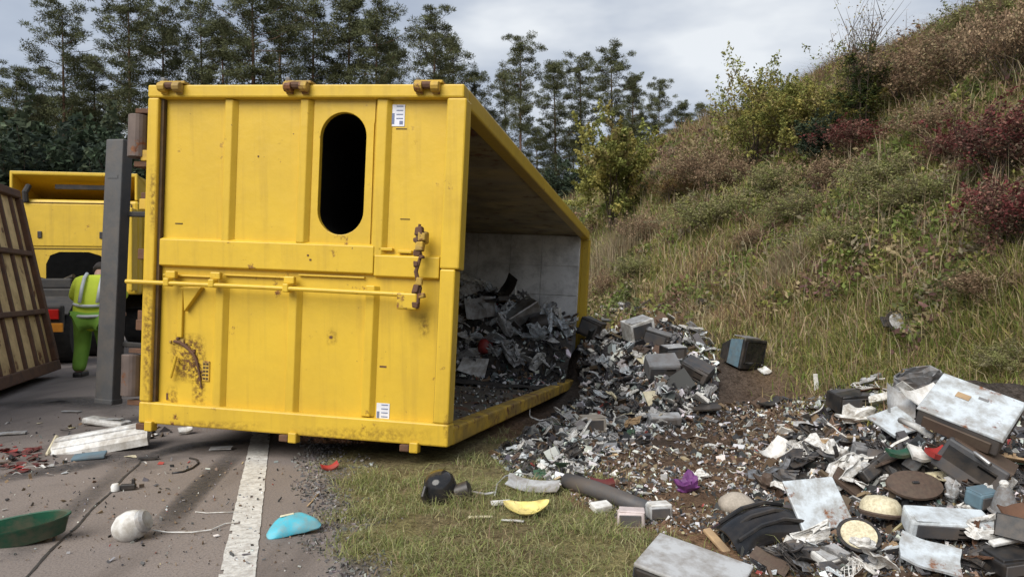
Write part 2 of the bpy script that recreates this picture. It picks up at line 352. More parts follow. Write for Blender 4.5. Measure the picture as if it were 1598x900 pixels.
# ------------------------------------------------------------------ road
def asphalt_mat():
    m = bpy.data.materials.new('dusty_asphalt'); m.use_nodes = True; t = m.node_tree; b = t.nodes['Principled BSDF']
    n, l = t.nodes.new, t.links.new
    tcx = n('ShaderNodeTexCoord'); V = tcx.outputs['Object']
    def noise(s, d=5, r=.6, vec=V):
        q = n('ShaderNodeTexNoise'); q.inputs['Scale'].default_value = s; q.inputs['Detail'].default_value = d; q.inputs['Roughness'].default_value = r
        l(vec, q.inputs['Vector']); return q.outputs[0]
    def mr(x, a, bb, c=0., d=1.):
        q = n('ShaderNodeMapRange')
        for i, v in ((1,a),(2,bb),(3,c),(4,d)): q.inputs[i].default_value = v
        l(x, q.inputs[0]); return q.outputs[0]
    def mix(f, a, bb):
        q = n('ShaderNodeMix'); q.data_type = 'RGBA'
        for i, v in ((0,f),(6,a),(7,bb)):
            if isinstance(v, tuple): q.inputs[i].default_value = (*v,1)
            elif isinstance(v, float): q.inputs[i].default_value = v
            else: l(v, q.inputs[i])
        return q.outputs[2]
    c = mix(mr(noise(1.1, 6), .35, .65), (.20,.170,.153), (.245,.207,.184))
    c = mix(mr(noise(90, 3, .8), .45, .75), c, (.09,.078,.072))
    c = mix(mr(noise(140, 2, .8), .62, .72), c, (.30,.26,.235))
    mp = n('ShaderNodeMapping'); mp.inputs['Rotation'].default_value = (0,0,R(-17)); mp.inputs['Scale'].default_value = (2.2,.25,1); l(V, mp.inputs[0])
    st = mr(noise(1.2, 5, .6, mp.outputs[0]), .52, .68, 0., .55); c = mix(st, c, (.085,.07,.062))
    wet = mr(noise(.42, 6, .65), .55, .64, 0., .75); c = mix(wet, c, (.075,.064,.058))
    l(c, b.inputs['Base Color']); b.inputs['Roughness'].default_value = .85; b.inputs['Specular IOR Level'].default_value = .25
    bp = n('ShaderNodeBump'); bp.inputs['Strength'].default_value = .5; bp.inputs['Distance'].default_value = .006; l(noise(110, 3, .8), bp.inputs['Height']); l(bp.outputs[0], b.inputs['Normal'])
    return m
M['asphalt'] = asphalt_mat()
def strip(name, l0, l1, s0, s1, z, m, n=120, jit=0.0, seed=0, kind='structure', parent=None, cols=1, wear=None):
    sv = np.linspace(s0, s1, n+1); V, Fq = [], []
    for i, s in enumerate(sv):
        for c in range(cols+1):
            q = l0 + (l1-l0)*c/cols + (rng.uniform(-jit, jit) if c in (0, cols) else 0)
            x, y = xy(q + float(bend(s)), s); V.append((x, y, z))
    for i in range(n):
        for c in range(cols):
            if wear and wear(i, c): continue
            a = i*(cols+1)+c; Fq.append((a, a+1, a+cols+2, a+cols+1))
    return tag(MB().add(V, Fq).build(name, m, parent), kind=kind)
strip('road', -10.5, 0.24, -30, 70, 0.0, 'asphalt', n=500, jit=0.035)
M['line'] = mat('worn_white_line', (.66,.65,.61), (.52,.505,.47), rough=.75, scale=9, dirt=.55, dirtc=(.22,.19,.165), dscale=30, bump=.3, bscale=80)
strip('edge_line_marking', -0.275, -0.125, -10, 60, 0.005, 'line', n=1400, jit=0.003, cols=10,
      wear=lambda i, c: random.random() < (.07 if c in (0, 9) else .015))
M['tar'] = mat('tar_seam', (.028,.025,.023), (.05,.045,.04), rough=.8)
sv = np.linspace(1.5, 6.0, 90)
V, Fq = [], []
for i, s in enumerate(sv):
    c0 = -1.10 + .035*(s-3) + .006*math.sin(s*9); wd = .004 + .005*random.random()
    for q in (c0-wd, c0+wd): V.append((*xy(q, s), .004))
    if i: a = 2*i-2; Fq.append((a, a+1, a+3, a+2))
tag(MB().add(V, Fq).build('road_seam', 'tar'), kind='structure')

# tyre scuffs on the asphalt: thin rubber film that fades out to its edges
def film_mat():
    m = bpy.data.materials.new('rubber_film'); m.use_nodes = True; q = m.node_tree; n, l = q.nodes.new, q.links.new; b = q.nodes['Principled BSDF']
    b.inputs['Base Color'].default_value = (.05,.045,.044,1); b.inputs['Roughness'].default_value = .7
    at_ = n('ShaderNodeAttribute'); at_.attribute_name = 'hue'; no_ = n('ShaderNodeTexNoise'); no_.inputs['Scale'].default_value = 26; no_.inputs['Detail'].default_value = 6
    tx = n('ShaderNodeTexCoord'); l(tx.outputs['Object'], no_.inputs['Vector']); mu = n('ShaderNodeMath'); mu.operation = 'MULTIPLY'; l(at_.outputs['Fac'], mu.inputs[0]); l(no_.outputs[0], mu.inputs[1])
    tr = n('ShaderNodeBsdfTransparent'); ms = n('ShaderNodeMixShader'); l(mu.outputs[0], ms.inputs[0]); l(tr.outputs[0], ms.inputs[1]); l(b.outputs[0], ms.inputs[2]); l(ms.outputs[0], q.nodes['Material Output'].inputs[0]); return m
M['film'] = film_mat()
def scuff(pts, wd, amt):
    P = [hit(*p)[0] for p in pts]; V, H, Fq = [], [], []; nn_, mm_ = 40, 8
    for i in range(nn_+1):
        t_ = i/nn_*(len(P)-1); k_ = min(int(t_), len(P)-2); c = P[k_].lerp(P[k_+1], t_-k_); d = P[k_+1]-P[k_]; nr = Vector((-d.y,d.x,0)).normalized()
        for j in range(mm_+1):
            u = j/mm_*2-1; V.append((c.x+nr.x*u*wd, c.y+nr.y*u*wd, .0035)); H.append(amt*(1-u*u)*math.sin(math.pi*i/nn_)**.6)
    ii_ = np.arange(len(V)).reshape(nn_+1,mm_+1); qd_ = np.stack([ii_[:-1,:-1],ii_[:-1,1:],ii_[1:,1:],ii_[1:,:-1]],-1).reshape(-1,4); H = np.array(H)
    tag(link('road_scuff', np_mesh('road_scuff', np.array(V), [qd_], 'film', np.c_[H,H,H])), kind='structure')
scuff([(250,835),(300,780),(368,712)], .10, 1.5); scuff([(170,735),(300,700),(420,690)], .13, 1.3); scuff([(-40,760),(120,735),(240,700)], .16, 1.2); scuff([(10,890),(120,800),(200,730)], .09, .7)
scuff([(0,640),(100,628),(220,640)], .35, 1.3)
# ------------------------------------------------------------------ the tipped yellow container
C0 = Vector((-0.444, 5.121, CAMZ-1.103)); EX = Vector((2.345,-.392,-.102)); EY = Vector((1.595,7.033,-.472)); EZ = Vector((.124,-.103,2.492))
CD = C0 - EX; WA, LY, WZ = EX.length, EY.length, EZ.length
exn, eyn, ezn = EX.normalized(), EY.normalized(), EZ.normalized()
croot = empty('roll_off_container', CD, 'big yellow steel container tipped on its side, open top spilling scrap', 'container')
def cx(p): v = exn*p[0] + eyn*p[1] + ezn*p[2]; return (v.x, v.y, v.z)   # (across, depth, up) in the container
def cw(a, y, z): return CD + Vector(cx((a, y, z)))
# photo pixel on the door -> (across, up)
src = np.array([[232,132],[725,132],[700,697],[218,660]], float); dst = np.array([[0,WZ],[WA,WZ],[WA,0],[0,0]])
A_ = []
for (X_, Y_), (u, v_) in zip(src, dst): A_ += [[X_,Y_,1,0,0,0,-u*X_,-u*Y_], [0,0,0,X_,Y_,1,-v_*X_,-v_*Y_]]
hm = np.linalg.solve(np.array(A_), dst.ravel())
def dp(px, py):
    d = hm[6]*px+hm[7]*py+1; return (hm[0]*px+hm[1]*py+hm[2])/d, (hm[3]*px+hm[4]*py+hm[5])/d
def cpart(name, mb, m, parent=croot, bev=.006):
    o = mb.build(name, m, parent, xf=cx)
    if bev:
        b = o.modifiers.new('soft_edges', 'BEVEL'); b.width = bev; b.segments = 2; b.limit_method = 'ANGLE'; b.angle_limit = R(40)
    return o
TH = .05
# walls (the load space opens to the right)
cpart('floor', MB().box((-.02,.10,.05), (.03,LY-.06,WZ-.05)), 'inside')
def side(z0, z1, name):
    o = cpart(name, MB().box((.03,.10,z0), (WA-.13,LY-.05,z1)), 'inside'); return o
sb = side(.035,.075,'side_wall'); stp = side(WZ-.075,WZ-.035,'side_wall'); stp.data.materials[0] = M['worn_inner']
for k in range(9):
    y = .55 + k*.78
    cpart('rib', MB().prism([(y-.09,WZ-.036),(y-.05,WZ+.04),(y+.05,WZ+.04),(y+.09,WZ-.036)], 0.0, WA-.14, Matrix(((0,0,1,0),(1,0,0,0),(0,1,0,0),(0,0,0,1)))), 'yellow', stp, .01)
for z0, z1, nm in ((WZ-.125, WZ+.005, 'top_rail'), (-.005,.125,'top_rail')):
    cpart(nm, MB().box((WA-.13,.121,z0), (WA,LY,z1)), 'yellow_worn' if z0 < 1 else 'yellow', croot, .015)
# inner face strip of lower rail and the far (front) wall built of panels
cpart('front_wall', MB().box((0,LY-.03,0.0), (WA-.11,LY+.03,WZ)), 'yellow')
fw = cpart('front_lining', MB().box((.031,LY-.07,.076), (WA-.135,LY-.045,WZ-.076)), 'inside_white')
gx = [.04,.55,1.1,1.62,WA-.14]; gzv = [.08,.52,.98,1.44,1.92,WZ-.08]
for i in range(4):
    for j in range(5):
        d = random.uniform(.0,.006)
        cpart('panel', MB().box((gx[i]+.006,LY-.085-d,gzv[j]+.005), (gx[i+1]-.006,LY-.068,gzv[j+1]-.005)), 'inside_white', fw, .004)
cpart('corner_post', MB().box((WA-.109,LY-.02,.126), (WA+.012,LY+.10,WZ-.126)), 'yellow')
# door frame
cpart('frame_beam', MB().box((0,-.012,WZ-.092), (WA,.12,WZ)), 'yellow', croot, .012)
cpart('frame_beam', MB().box((0,-.012,0), (WA,.12,.16)), 'yellow', croot, .012)
cpart('frame_post', MB().box((0,-.010,.161), (.088,.12,WZ-.093)), 'yellow', croot, .012)
cpart('frame_post', MB().box((WA-.115,-.010,.161), (WA-.005,.12,1.235)), 'yellow', croot, .012)
cpart('frame_post', MB().box((WA-.118,-.010,1.237), (WA+.02,.12,WZ-.093)), 'yellow', croot, .012)
cpart('door_seal', MB().box((.089,.02,.161), (.112,.05,WZ-.093)), 'seal', croot, 0)
cpart('door_seal', MB().box((WA-.127,.035,.161), (WA-.119,.05,WZ-.093)), 'seal', croot, 0)
# door skin, with the oval opening cut through it
oa0, oz1 = dp(497,172); oa1, oz0 = dp(562,366); ac, hw = (oa0+oa1)/2, (oa1-oa0)/2
ring = []
for k in range(20): t = math.pi*(k/19); ring.append((ac+hw*math.cos(t), oz1-hw+hw*math.sin(t)))
for k in range(20): t = math.pi+math.pi*(k/19); ring.append((ac+hw*math.cos(t), oz0+hw+hw*math.sin(t)))
def holed(a0, a1, z0, z1, y0, y1):
    mb = MB(); n = len(ring); outp = []
    cz = (oz0+oz1)/2
    for (a, z) in ring:
        da, dz_ = a-ac, z-cz; k = min(((a1-ac) if da > 0 else (ac-a0))/max(abs(da),1e-6), ((z1-cz) if dz_ > 0 else (cz-z0))/max(abs(dz_),1e-6))
        outp.append((ac+da*k, cz+dz_*k))
    # snap nearest points to the corners
    for c in ((a0,z0),(a0,z1),(a1,z0),(a1,z1)):
        j = min(range(n), key=lambda q: (outp[q][0]-c[0])**2+(outp[q][1]-c[1])**2); outp[j] = c
    vs = [(a,y0,z) for a,z in ring]+[(a,y0,z) for a,z in outp]+[(a,y1,z) for a,z in ring]+[(a,y1,z) for a,z in outp]
    fs = []
    for i in range(n):
        j = (i+1) % n
        fs += [(i,j,n+j,n+i)[::-1], (2*n+i,2*n+j,3*n+j,3*n+i), (i,2*n+i,2*n+j,j)[::-1], (n+i,n+j,3*n+j,3*n+i)]
    return mb.add(vs, fs)
pa0, pz0 = dp(480,377); pa1, pz1 = dp(582,153)
SK = .055
door = MB()
door.box((.113,SK,.161), (pa0,SK+.03,WZ-.094)); door.box((pa1,SK,.161), (WA-.128,SK+.03,WZ-.094)); door.box((pa0,SK,.161), (pa1,SK+.03,pz0))
door = cpart('door', door, 'yellow', croot, 0)
cpart('hatch_plate', holed(pa0+.001, pa1-.001, pz0+.001, WZ-.094, .044, SK+.03), 'yellow', door, .004)
cpart('hole_blackout', holed(pa0+.03, pa1-.03, pz0+.05, WZ-.12, SK+.031, SK+.04), 'hole', door, 0)
cpart('hole_blackout', MB().box((oa0-.04,SK+.7,oz0-.05), (oa1+.04,SK+.71,oz1+.05)), 'hole', door, 0)  # added black box behind the oval keeps the opening dark; no real part
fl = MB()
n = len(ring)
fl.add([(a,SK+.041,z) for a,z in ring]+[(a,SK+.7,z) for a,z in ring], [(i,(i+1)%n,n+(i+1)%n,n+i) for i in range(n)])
cpart('hole_blackout', fl, 'hole', door, 0)
def rib(px0, py0, px1, py1, w0=.07, dep=.020):
    a0, z1 = dp(px0, py0); a1, z0 = dp(px1, py1); a = (a0+a1)/2; t = (a1-a0)*0
    mb = MB(); hw_ = w0/2
    pr = [(-hw_-.010,SK+.001),(-hw_+.004,dep),(hw_-.010,dep),(hw_+.022,SK+.001)]
    X = Matrix(((1,0,0,a),(0,1,0,0),(0,0,1,0),(0,0,0,1)))
    return cpart('rib', mb.prism(pr[::-1] if 0 else pr, z0, z1, X), 'yellow', door, .006)
for px in (353, 471): rib(px, 153, px-2, 378, .07)
rib(592, 153, 590, 400, .085)
for px in (341, 456, 576): rib(px, 445, px-6, 650, .075)
# horizontal beam across the middle
za = dp(450,377)[1]; zb = dp(450,421)[1]
cpart('cross_beam', MB().prism([(SK+.001,za+.01),(.012,za-.010),(.012,zb),(SK+.001,zb-.012)], .113, dp(583,380)[0], Matrix(((0,0,1,0),(1,0,0,0),(0,1,0,0),(0,0,0,1)))), 'yellow', door, .006)
zc = dp(640,398)[1]; zd = dp(640,432)[1]
cpart('cross_beam', MB().prism([(SK+.001,zc+.01),(.014,zc-.008),(.014,zd),(SK+.001,zd-.012)], dp(584,380)[0], WA-.128, Matrix(((0,0,1,0),(1,0,0,0),(0,1,0,0),(0,0,0,1)))), 'yellow', door, .006)
# recessed slot frames just under the beam
for p0, p1 in ((250,325),(346,448),(463,566)):
    a0, zt = dp(p0,427); a1, zz = dp(p1,440)
    cpart('slot_lip', MB().box((a0,.03,zt-.012), (a1,SK+.002,zt)), 'yellow', door, .003)
# bottom lip and weld seams
zl = dp(450,652)[1]
cpart('lower_lip', MB().prism([(SK+.001,zl+.02),(.01,zl),(.01,.162),(SK+.001,.162)], .113, WA-.128, Matrix(((0,0,1,0),(1,0,0,0),(0,1,0,0),(0,0,0,1)))), 'yellow', door, .004)
# locking rod with brackets and latch box
r0 = dp(204,440); r1 = dp(636,460)
rod = cpart('locking_rod', MB().tube([(r0[0],-.045,r0[1]), ((r0[0]+r1[0])/2,-.047,(r0[1]+r1[1])/2+.004), (r1[0],-.045,r1[1])], .017, 10), 'yellow', door, 0)
for px, py in ((338,443),(453,450),(268,441)):
    a, z = dp(px, py)
    cpart('bracket', MB().box((a-.022,-.068,z-.03), (a+.022,-.001,z+.03)), 'yellow', rod, .008)
    cpart('bracket', MB().box((a-.04,-.02,z+.031), (a+.04,.02,z+.085)), 'yellow', rod, .008)
a, z = dp(642,470)
lb = cpart('latch_box', MB().box((a-.075,-.085,z-.06), (a+.07,-.003,z+.055)), 'yellow', door, .012)
a, z = dp(662,370)
cpart('latch_block', MB().box((a-.045,-.06,z-.05), (a+.04,-.003,z+.035)), 'yellow_worn', lb, .012)
pts = [dp(660,352), dp(657,380), dp(662,400), dp(655,425), dp(660,450), dp(657,482)]
cpart('lever', MB().tube([(p[0],-.062-.010*(i%2),p[1]) for i, p in enumerate(pts)], [.010,.016,.012,.015,.018,.010], 8), 'rust', lb, 0)
rl = random.Random(9)
for (px, py, sc_, mm) in ((660,362,.05,'rust'),(666,372,.045,'yellow_worn'),(655,376,.04,'rust'),(661,386,.05,'yellow_worn'),(657,396,.045,'rust'),(664,402,.035,'rust'),(656,414,.04,'rust'),(661,440,.04,'yellow_worn'),(655,452,.045,'rust'),(664,462,.04,'yellow_worn'),(655,476,.035,'rust')):
    a, z = dp(px, py); cpart('latch_piece', MB().rbox((a,-.07,z),(sc_*rl.uniform(.8,1.4),.045,sc_*rl.uniform(.8,1.5)),.008,2,.008,None,rl), mm, lb, 0)
for px, py in ((630,392),(600,388)):
    a, z = dp(px, py); cpart('weld_bar', MB().box((a-.05,.02,z-.01),(a+.05,SK,z+.01)), 'yellow', door, .003)
# gusset, rusted handle patch, number plate grid on the lower leaf
g0, g1, g2 = dp(284,448), dp(313,448), dp(286,486)
cpart('gusset', MB().prism([g0,g2,g1], .012, SK, Matrix(((1,0,0,0),(0,0,1,0),(0,1,0,0),(0,0,0,1)))), 'yellow', door, .004)
gp = [dp(278,448), dp(281,527)]
cpart('strap', MB().box((gp[0][0]-.02,.03,gp[1][1]), (gp[0][0]+.02,SK,gp[0][1])), 'yellow', door, .006)
hp = [dp(*q) for q in ((266,533),(276,535),(287,543),(296,552),(302,566),(306,584),(309,606))]
hd = cpart('drop_handle', MB().tube([(q[0],.046,q[1]) for i, q in enumerate(hp)], [.012,.014,.014,.012,.010,.006,.004], 8), 'rust', door, 0)
rl = random.Random(4)
for i in range(14):
    q = hp[min(6,int(rl.random()**1.5*7))]; sc_ = rl.uniform(.006,.018); cpart('rust_lump', MB().rbox((q[0]+rl.uniform(-.035,.03),.05,q[1]+rl.uniform(-.03,.03)),(sc_*rl.uniform(.8,2),.016,sc_*rl.uniform(.8,1.8)),.003,1,.004,None,rl), 'rust' if i%4 else 'yellow_worn', hd, 0)
hq = [dp(273,556), dp(269,572), dp(264,590)]
cpart('pull_bar', MB().tube([(q[0],.02,q[1]) for q in hq], .011, 8), 'yellow', hd, 0)
a, z = dp(316,580)
pl = cpart('grid_plate', MB().box((a-.028,.046,z-.075), (a+.028,SK,z+.075)), 'yellow_worn', door, .003)
for j in range(5):
    for i in range(2): cpart('slot', MB().box((a-.022+i*.024,.044,z-.062+j*.027),(a-.004+i*.024,.047,z-.048+j*.027)), 'seal', pl, 0)
for px, py, ww, hh in ((272,347,.06,.008),(480,398,.012,.012),(484,405,.014,.012),(397,241,.010,.012),(512,526,.022,.02),(594,572,.05,.012),(622,198,.08,.006),(628,340,.07,.006),(254,620,.014,.05)):
    a, z = dp(px, py); cpart('scar', MB().box((a-ww/2,SK-.003 if py not in (398,405) else .008,z-hh/2),(a+ww/2,SK+.001 if py not in (398,405) else .013,z+hh/2)), 'rust' if hh > .01 else 'seal', door, 0)
# rust that has bled into the paint: thin films that fade out
def rust_film():
    m = bpy.data.materials.new('rust_bleed'); m.use_nodes = True; q = m.node_tree; n, l = q.nodes.new, q.links.new; b = q.nodes['Principled BSDF']
    b.inputs['Base Color'].default_value = (.12,.05,.018,1); b.inputs['Roughness'].default_value = .8
    at_ = n('ShaderNodeAttribute'); at_.attribute_name = 'hue'; no_ = n('ShaderNodeTexNoise'); no_.inputs['Scale'].default_value = 34; no_.inputs['Detail'].default_value = 8; no_.inputs['Roughness'].default_value = .7
    tx = n('ShaderNodeTexCoord'); l(tx.outputs['Object'], no_.inputs['Vector']); mr = n('ShaderNodeMapRange'); mr.inputs[1].default_value = .42; mr.inputs[2].default_value = .62; l(no_.outputs[0], mr.inputs[0])
    mu = n('ShaderNodeMath'); mu.operation = 'MULTIPLY'; l(at_.outputs['Fac'], mu.inputs[0]); l(mr.outputs[0], mu.inputs[1])
    tr = n('ShaderNodeBsdfTransparent'); ms = n('ShaderNodeMixShader'); l(mu.outputs[0], ms.inputs[0]); l(tr.outputs[0], ms.inputs[1]); l(b.outputs[0], ms.inputs[2]); l(ms.outputs[0], q.nodes['Material Output'].inputs[0]); return m
M['rust_film'] = rust_film()
def stain(x0, y0, x1, y1, amt, yd=None):
    n_ = 12; V, H = [], []; yd = SK-.0025 if yd is None else yd
    for j in range(n_+1):
        for i in range(n_+1):
            u, v_ = i/n_*2-1, j/n_*2-1; a, z = dp(x0+(x1-x0)*i/n_, y0+(y1-y0)*j/n_); V.append(cx((a,yd,z))); H.append(amt*max(0,1-u*u)*max(0,1-v_*v_))
    ii_ = np.arange(len(V)).reshape(n_+1,n_+1); qd_ = np.stack([ii_[:-1,:-1],ii_[1:,:-1],ii_[1:,1:],ii_[:-1,1:]],-1).reshape(-1,4); H = np.array(H)
    link('rust_stain', np_mesh('rust_stain', np.array(V), [qd_], 'rust_film', np.c_[H,H,H]), door)
for q in ((258,518,318,600,1.2),(292,540,316,640,1.0),(648,486,668,530,.5),(503,510,524,540,.5),(252,600,272,648,.7)): stain(*q)
for q in ((234,250,249,370,.6),(224,430,244,640,.7),(692,640,704,695,.4)): stain(*q, yd=-.0125)
for q in ((240,655,420,676,.4),(430,664,690,692,.35)): stain(*q, yd=-.0145)
# hinges above and clasps below the frame
for px in (271, 467, 669):
    a, z = dp(px, 134)
    h = cpart('hinge', MB().box((a-.095,-.03,WZ+.001), (a+.105,.08,WZ+.022)), 'yellow_worn', croot, .006)
    for s_ in (-.055,.062):
        cpart('knuckle', MB().tube([(a+s_-.028,-.045,WZ-.03),(a+s_+.028,-.045,WZ-.03)], .036, 10), 'yellow_worn', h, .004)
        cpart('hinge_leaf', MB().box((a+s_-.026,-.03,WZ-.075),(a+s_+.026,-.013,WZ)), 'yellow_worn', h, .005)
    cpart('hinge_pin', MB().tube([(a-.035,-.045,WZ-.02),(a+.04,-.045,WZ-.02)], .026, 8), 'rust', h, 0)
    cpart('loose_crumb', MB().rbox((a-.08,.0,WZ+.035),(.03,.03,.03),.006,1,.008), 'grey', h, 0)
for px in (452, 640, 228):
    a = dp(px, 685)[0]
    h = cpart('clasp', MB().box((a-.06,-.035,-.05), (a+.01,.06,-.001)), 'rust', croot, .008)
    cpart('clasp_tongue', MB().box((a+.012,-.04,-.055), (a+.075,.03,.02)), 'yellow', h, .008)
for px, py in ((617,177),(594,646)):
    a, z = dp(px, py)
    s_ = cpart('sticker', MB().box((a-.048,SK-.004,z-.075), (a+.048,SK-.0005,z+.075)), 'sticker', door, 0)
    cpart('print', MB().box((a-.044,SK-.006,z-.06),(a-.026,SK-.0042,z+.015)), 'print_grey', s_, 0)
    cpart('print', MB().box((a+.012,SK-.006,z-.062),(a+.036,SK-.0042,z-.038)), 'print_grey', s_, 0)
    for j in range(4): cpart('print', MB().box((a-.012,SK-.006,z+.06-.028*j),(a+.036,SK-.0042,z+.066-.028*j)), 'print_grey', s_, 0)
# rollers under the container (now at its side)
for zc_ in (dp(215,208)[1], dp(205,585)[1]):
    r_ = cpart('roller', MB().lathe([(.03,-.19),(.075,-.185),(.075,.125),(.03,.13)], 20, Matrix.Translation((-.115,.06,zc_+.02))), 'roller', croot, .004)
    cpart('roller_fork', MB().box((-.13,.03,zc_-.235),(-.001,.12,zc_-.195)), 'rust', r_, .004)
    cpart('roller_fork', MB().box((-.13,.03,zc_+.16),(-.001,.12,zc_+.195)), 'rust', r_, .004)
for zc_ in (.72,1.25,1.62,1.98):
    cpart('skid_bracket', MB().box((-.07,.02,zc_-.03),(-.001,.14,zc_+.05)), 'yellow_worn' if zc_ > 1.5 else 'rust', croot, .006)
for zc_ in (.80, 1.70): cpart('skid_rail', MB().box((-.16,.15,zc_-.04),(-.021,LY-.1,zc_+.04)), 'rust', croot, .006)

# ------------------------------------------------------------------ tipped trailer that carried it
troot = empty('trailer_chassis', CD + Vector((-.9,1.3,-.2)), 'dark trailer frame lying on its side behind the container, grey bumper upright', 'trailer')
tl = troot.location
def tw(mb, name, m, parent=troot, bev=.012):
    mb.v = [tuple(Vector(p)-tl) for p in mb.v]; o = mb.build(name, m, parent)
    if bev: b = o.modifiers.new('soft_edges','BEVEL'); b.width = bev; b.segments = 2; b.limit_method = 'ANGLE'
    return o
bt, bb_ = at(187,219,6.8), at(169,629,6.8)
dv = (bt-bb_); zz = dv.normalized(); xx = Vector((.93,-.30,0)); xx = (xx-zz*xx.dot(zz)).normalized(); yy = zz.cross(xx)
X = Matrix(((xx.x,yy.x,zz.x,bb_.x),(xx.y,yy.y,zz.y,bb_.y),(xx.z,yy.z,zz.z,bb_.z),(0,0,0,1)))
bm_ = tw(MB().box((-.10,-.06,0),(.10,.06,dv.length), X), 'bumper_beam', 'beam')
tw(MB().box((-.105,-.065,-.004),(.105,.065,.05), X), 'end_cap', 'beam', bm_)
tw(MB().box((-.06,-.064,dv.length-.36),(.06,-.058,dv.length-.33), X), 'weld_bead', 'beam', bm_, 0)
for zc_ in (.55, 1.75):
    tw(MB().box((.08,.03,zc_-.025),(.60,.058,zc_+.025), X), 'bumper_arm', 'chassis')
for zc_ in (.62, 1.72):
    o = MB(); o.v = []; o.box((-.52,1.5,zc_-.05),(-.30,6.6,zc_+.05)); o.v = [tuple(CD+Vector(cx(p))) for p in o.v]; tw(o, 'chassis_rail', 'chassis')
for y in (1.7,2.4,3.6,5.0,6.3):
    o = MB().box((-.55,y,.67),(-.40,y+.1,1.67)); o.v = [tuple(CD+Vector(cx(p))) for p in o.v]; tw(o, 'cross_member', 'chassis')
for y in (3.2, 4.5):
    o = MB().tube([(-.85,y,.15),(-.85,y,2.2)], .07, 10); o.v = [tuple(CD+Vector(cx(p))) for p in o.v]; ax = tw(o, 'axle', 'chassis', troot, 0)
    for zc_ in (.12, 1.95):
        o = MB().lathe([(.2,0),(.46,.01),(.5,.05),(.5,.25),(.46,.29),(.2,.3)], 28, Matrix.Translation((-.85,y,zc_))); o.v = [tuple(CD+Vector(cx(p))) for p in o.v]
        wh = tw(o, 'wheel', 'rubber', troot, 0)
        o = MB().lathe([(.05,0.0),(.28,-.01),(.3,.12),(.28,.31),(.05,.302)], 20, Matrix.Translation((-.85,y,zc_))); o.v = [tuple(CD+Vector(cx(p))) for p in o.v]; tw(o, 'rim', 'silver', wh, 0)
p0 = bb_
o = MB().rbox((0,0,0),(.40,.16,.055),.018,2,0.0, Matrix.Translation((bb_.x+.02,bb_.y-.06,gz(bb_.x,bb_.y)+.06)) @ Matrix.Rotation(R(6),4,'Y') @ Matrix.Rotation(R(-8),4,'Z'))
lamp = o.build('broken_lamp_bar', 'white'); tag(lamp, 'white plastic lamp bar on the road under the grey upright beam', 'lamp')
MB().cbox((bb_.x+.02,bb_.y-.07,gz(bb_.x,bb_.y)+.092),(.3,.07,.006)).build('lens', 'lgrey', lamp)

# ------------------------------------------------------------------ rusty container at the left edge
rroot = empty('rusty_container', (-6.3,9.5,0), 'leaning rusty cream container with ribbed wall at the left edge', 'container')
B0 = Vector((-6.5,10.5,.15)); ru = Vector((SU,-CU,0)).normalized()           # along the wall towards the camera
rz = (at(25,300,10.6)-B0); H_ = rz.length; rz.normalize(); rn = ru.cross(rz).normalized()
if rn.x < 0: rn = -rn
def rw(mb, name, m, parent=rroot, bev=.01):
    mb.v = [tuple(B0 + ru*p[0] + rn*p[1] + rz*p[2] - rroot.location) for p in mb.v]; o = mb.build(name, m, parent)
    if bev: b = o.modifiers.new('soft_edges','BEVEL'); b.width = bev; b.segments = 1; b.limit_method = 'ANGLE'
    return o
wl = rw(MB().box((.05,-.06,.05),(6.0,-.02,H_-.05)), 'side_wall', 'rusty_yellow', rroot, 0)
rw(MB().box((.05,-2.4,.05),(6.0,-2.36,H_-.05)), 'side_wall', 'rusty_yellow', rroot, 0)
rw(MB().box((.02,-2.35,.05),(.06,-.07,H_-.05)), 'end_wall', 'rusty_yellow', rroot, 0)
rw(MB().box((.05,-2.35,.0),(6.0,-.07,.05)), 'floor', 'rust', rroot, 0)
rw(MB().box((-.02,-.10,H_-.10),(6.05,.05,H_+.02)), 'top_rail', 'rust'); rw(MB().box((-.02,-2.45,H_-.10),(6.05,-2.3,H_+.02)), 'top_rail', 'rust')
rw(MB().box((-.02,-.10,-.06),(6.05,.06,.08)), 'bottom_rail', 'rust')
rw(MB().box((-.06,-.10,.081),(.06,.05,H_-.101)), 'corner_post', 'rust'); rw(MB().box((-.06,-2.45,0),(.06,-2.36,H_-.101)), 'corner_post', 'rust')
for z in (.31, .64):
    rw(MB().box((.061,-.02,H_*z-.035),(6.0,.045,H_*z+.035)), 'wall_rail', 'rust', wl)
for k in range(13):
    x_ = .3+k*.44
    rw(MB().prism([(x_-.05,-.021),(x_-.03,.012),(x_+.03,.012),(x_+.05,-.021)], .081, H_-.101), 'rib', 'rust', wl, 0)

# ------------------------------------------------------------------ upright yellow truck behind
kroot = empty('yellow_truck', (-9.05,15.2,0), 'upright yellow truck seen from behind, roof deflector above its cab', 'truck')
kroot.rotation_euler = (0,0,R(10))
def kp(mb, name, m, parent=kroot, bev=.03, seg=2):
    o = mb.build(name, m, parent)
    if bev: b = o.modifiers.new('soft_edges','BEVEL'); b.width = bev; b.segments = seg; b.limit_method = 'ANGLE'; b.angle_limit = R(30)
    return o
cab = kp(MB().prism([(-1.25,0),(1.25,0),(1.25,1.7),(1.1,2.15),(-1.1,2.15),(-1.25,1.7)], 1.12, 3.08), 'cab', 'yellow', kroot, .06)
kp(MB().prism([(-.5,1.3),(.62,1.3),(.62,1.75),(.52,1.93),(.3,2.0),(-.25,2.0),(-.42,1.93),(-.5,1.75)], -.03, -.004, Matrix(((1,0,0,0),(0,0,1,0),(0,1,0,0),(0,0,0,1)))), 'recess_shade', 'hole', cab, .0)  # flat black plate stands in for the shade inside the cab opening
kp(MB().box((-1.0,-.022,2.12),(1.0,-.002,2.98)), 'rear_panel', 'yellow', cab, .012)
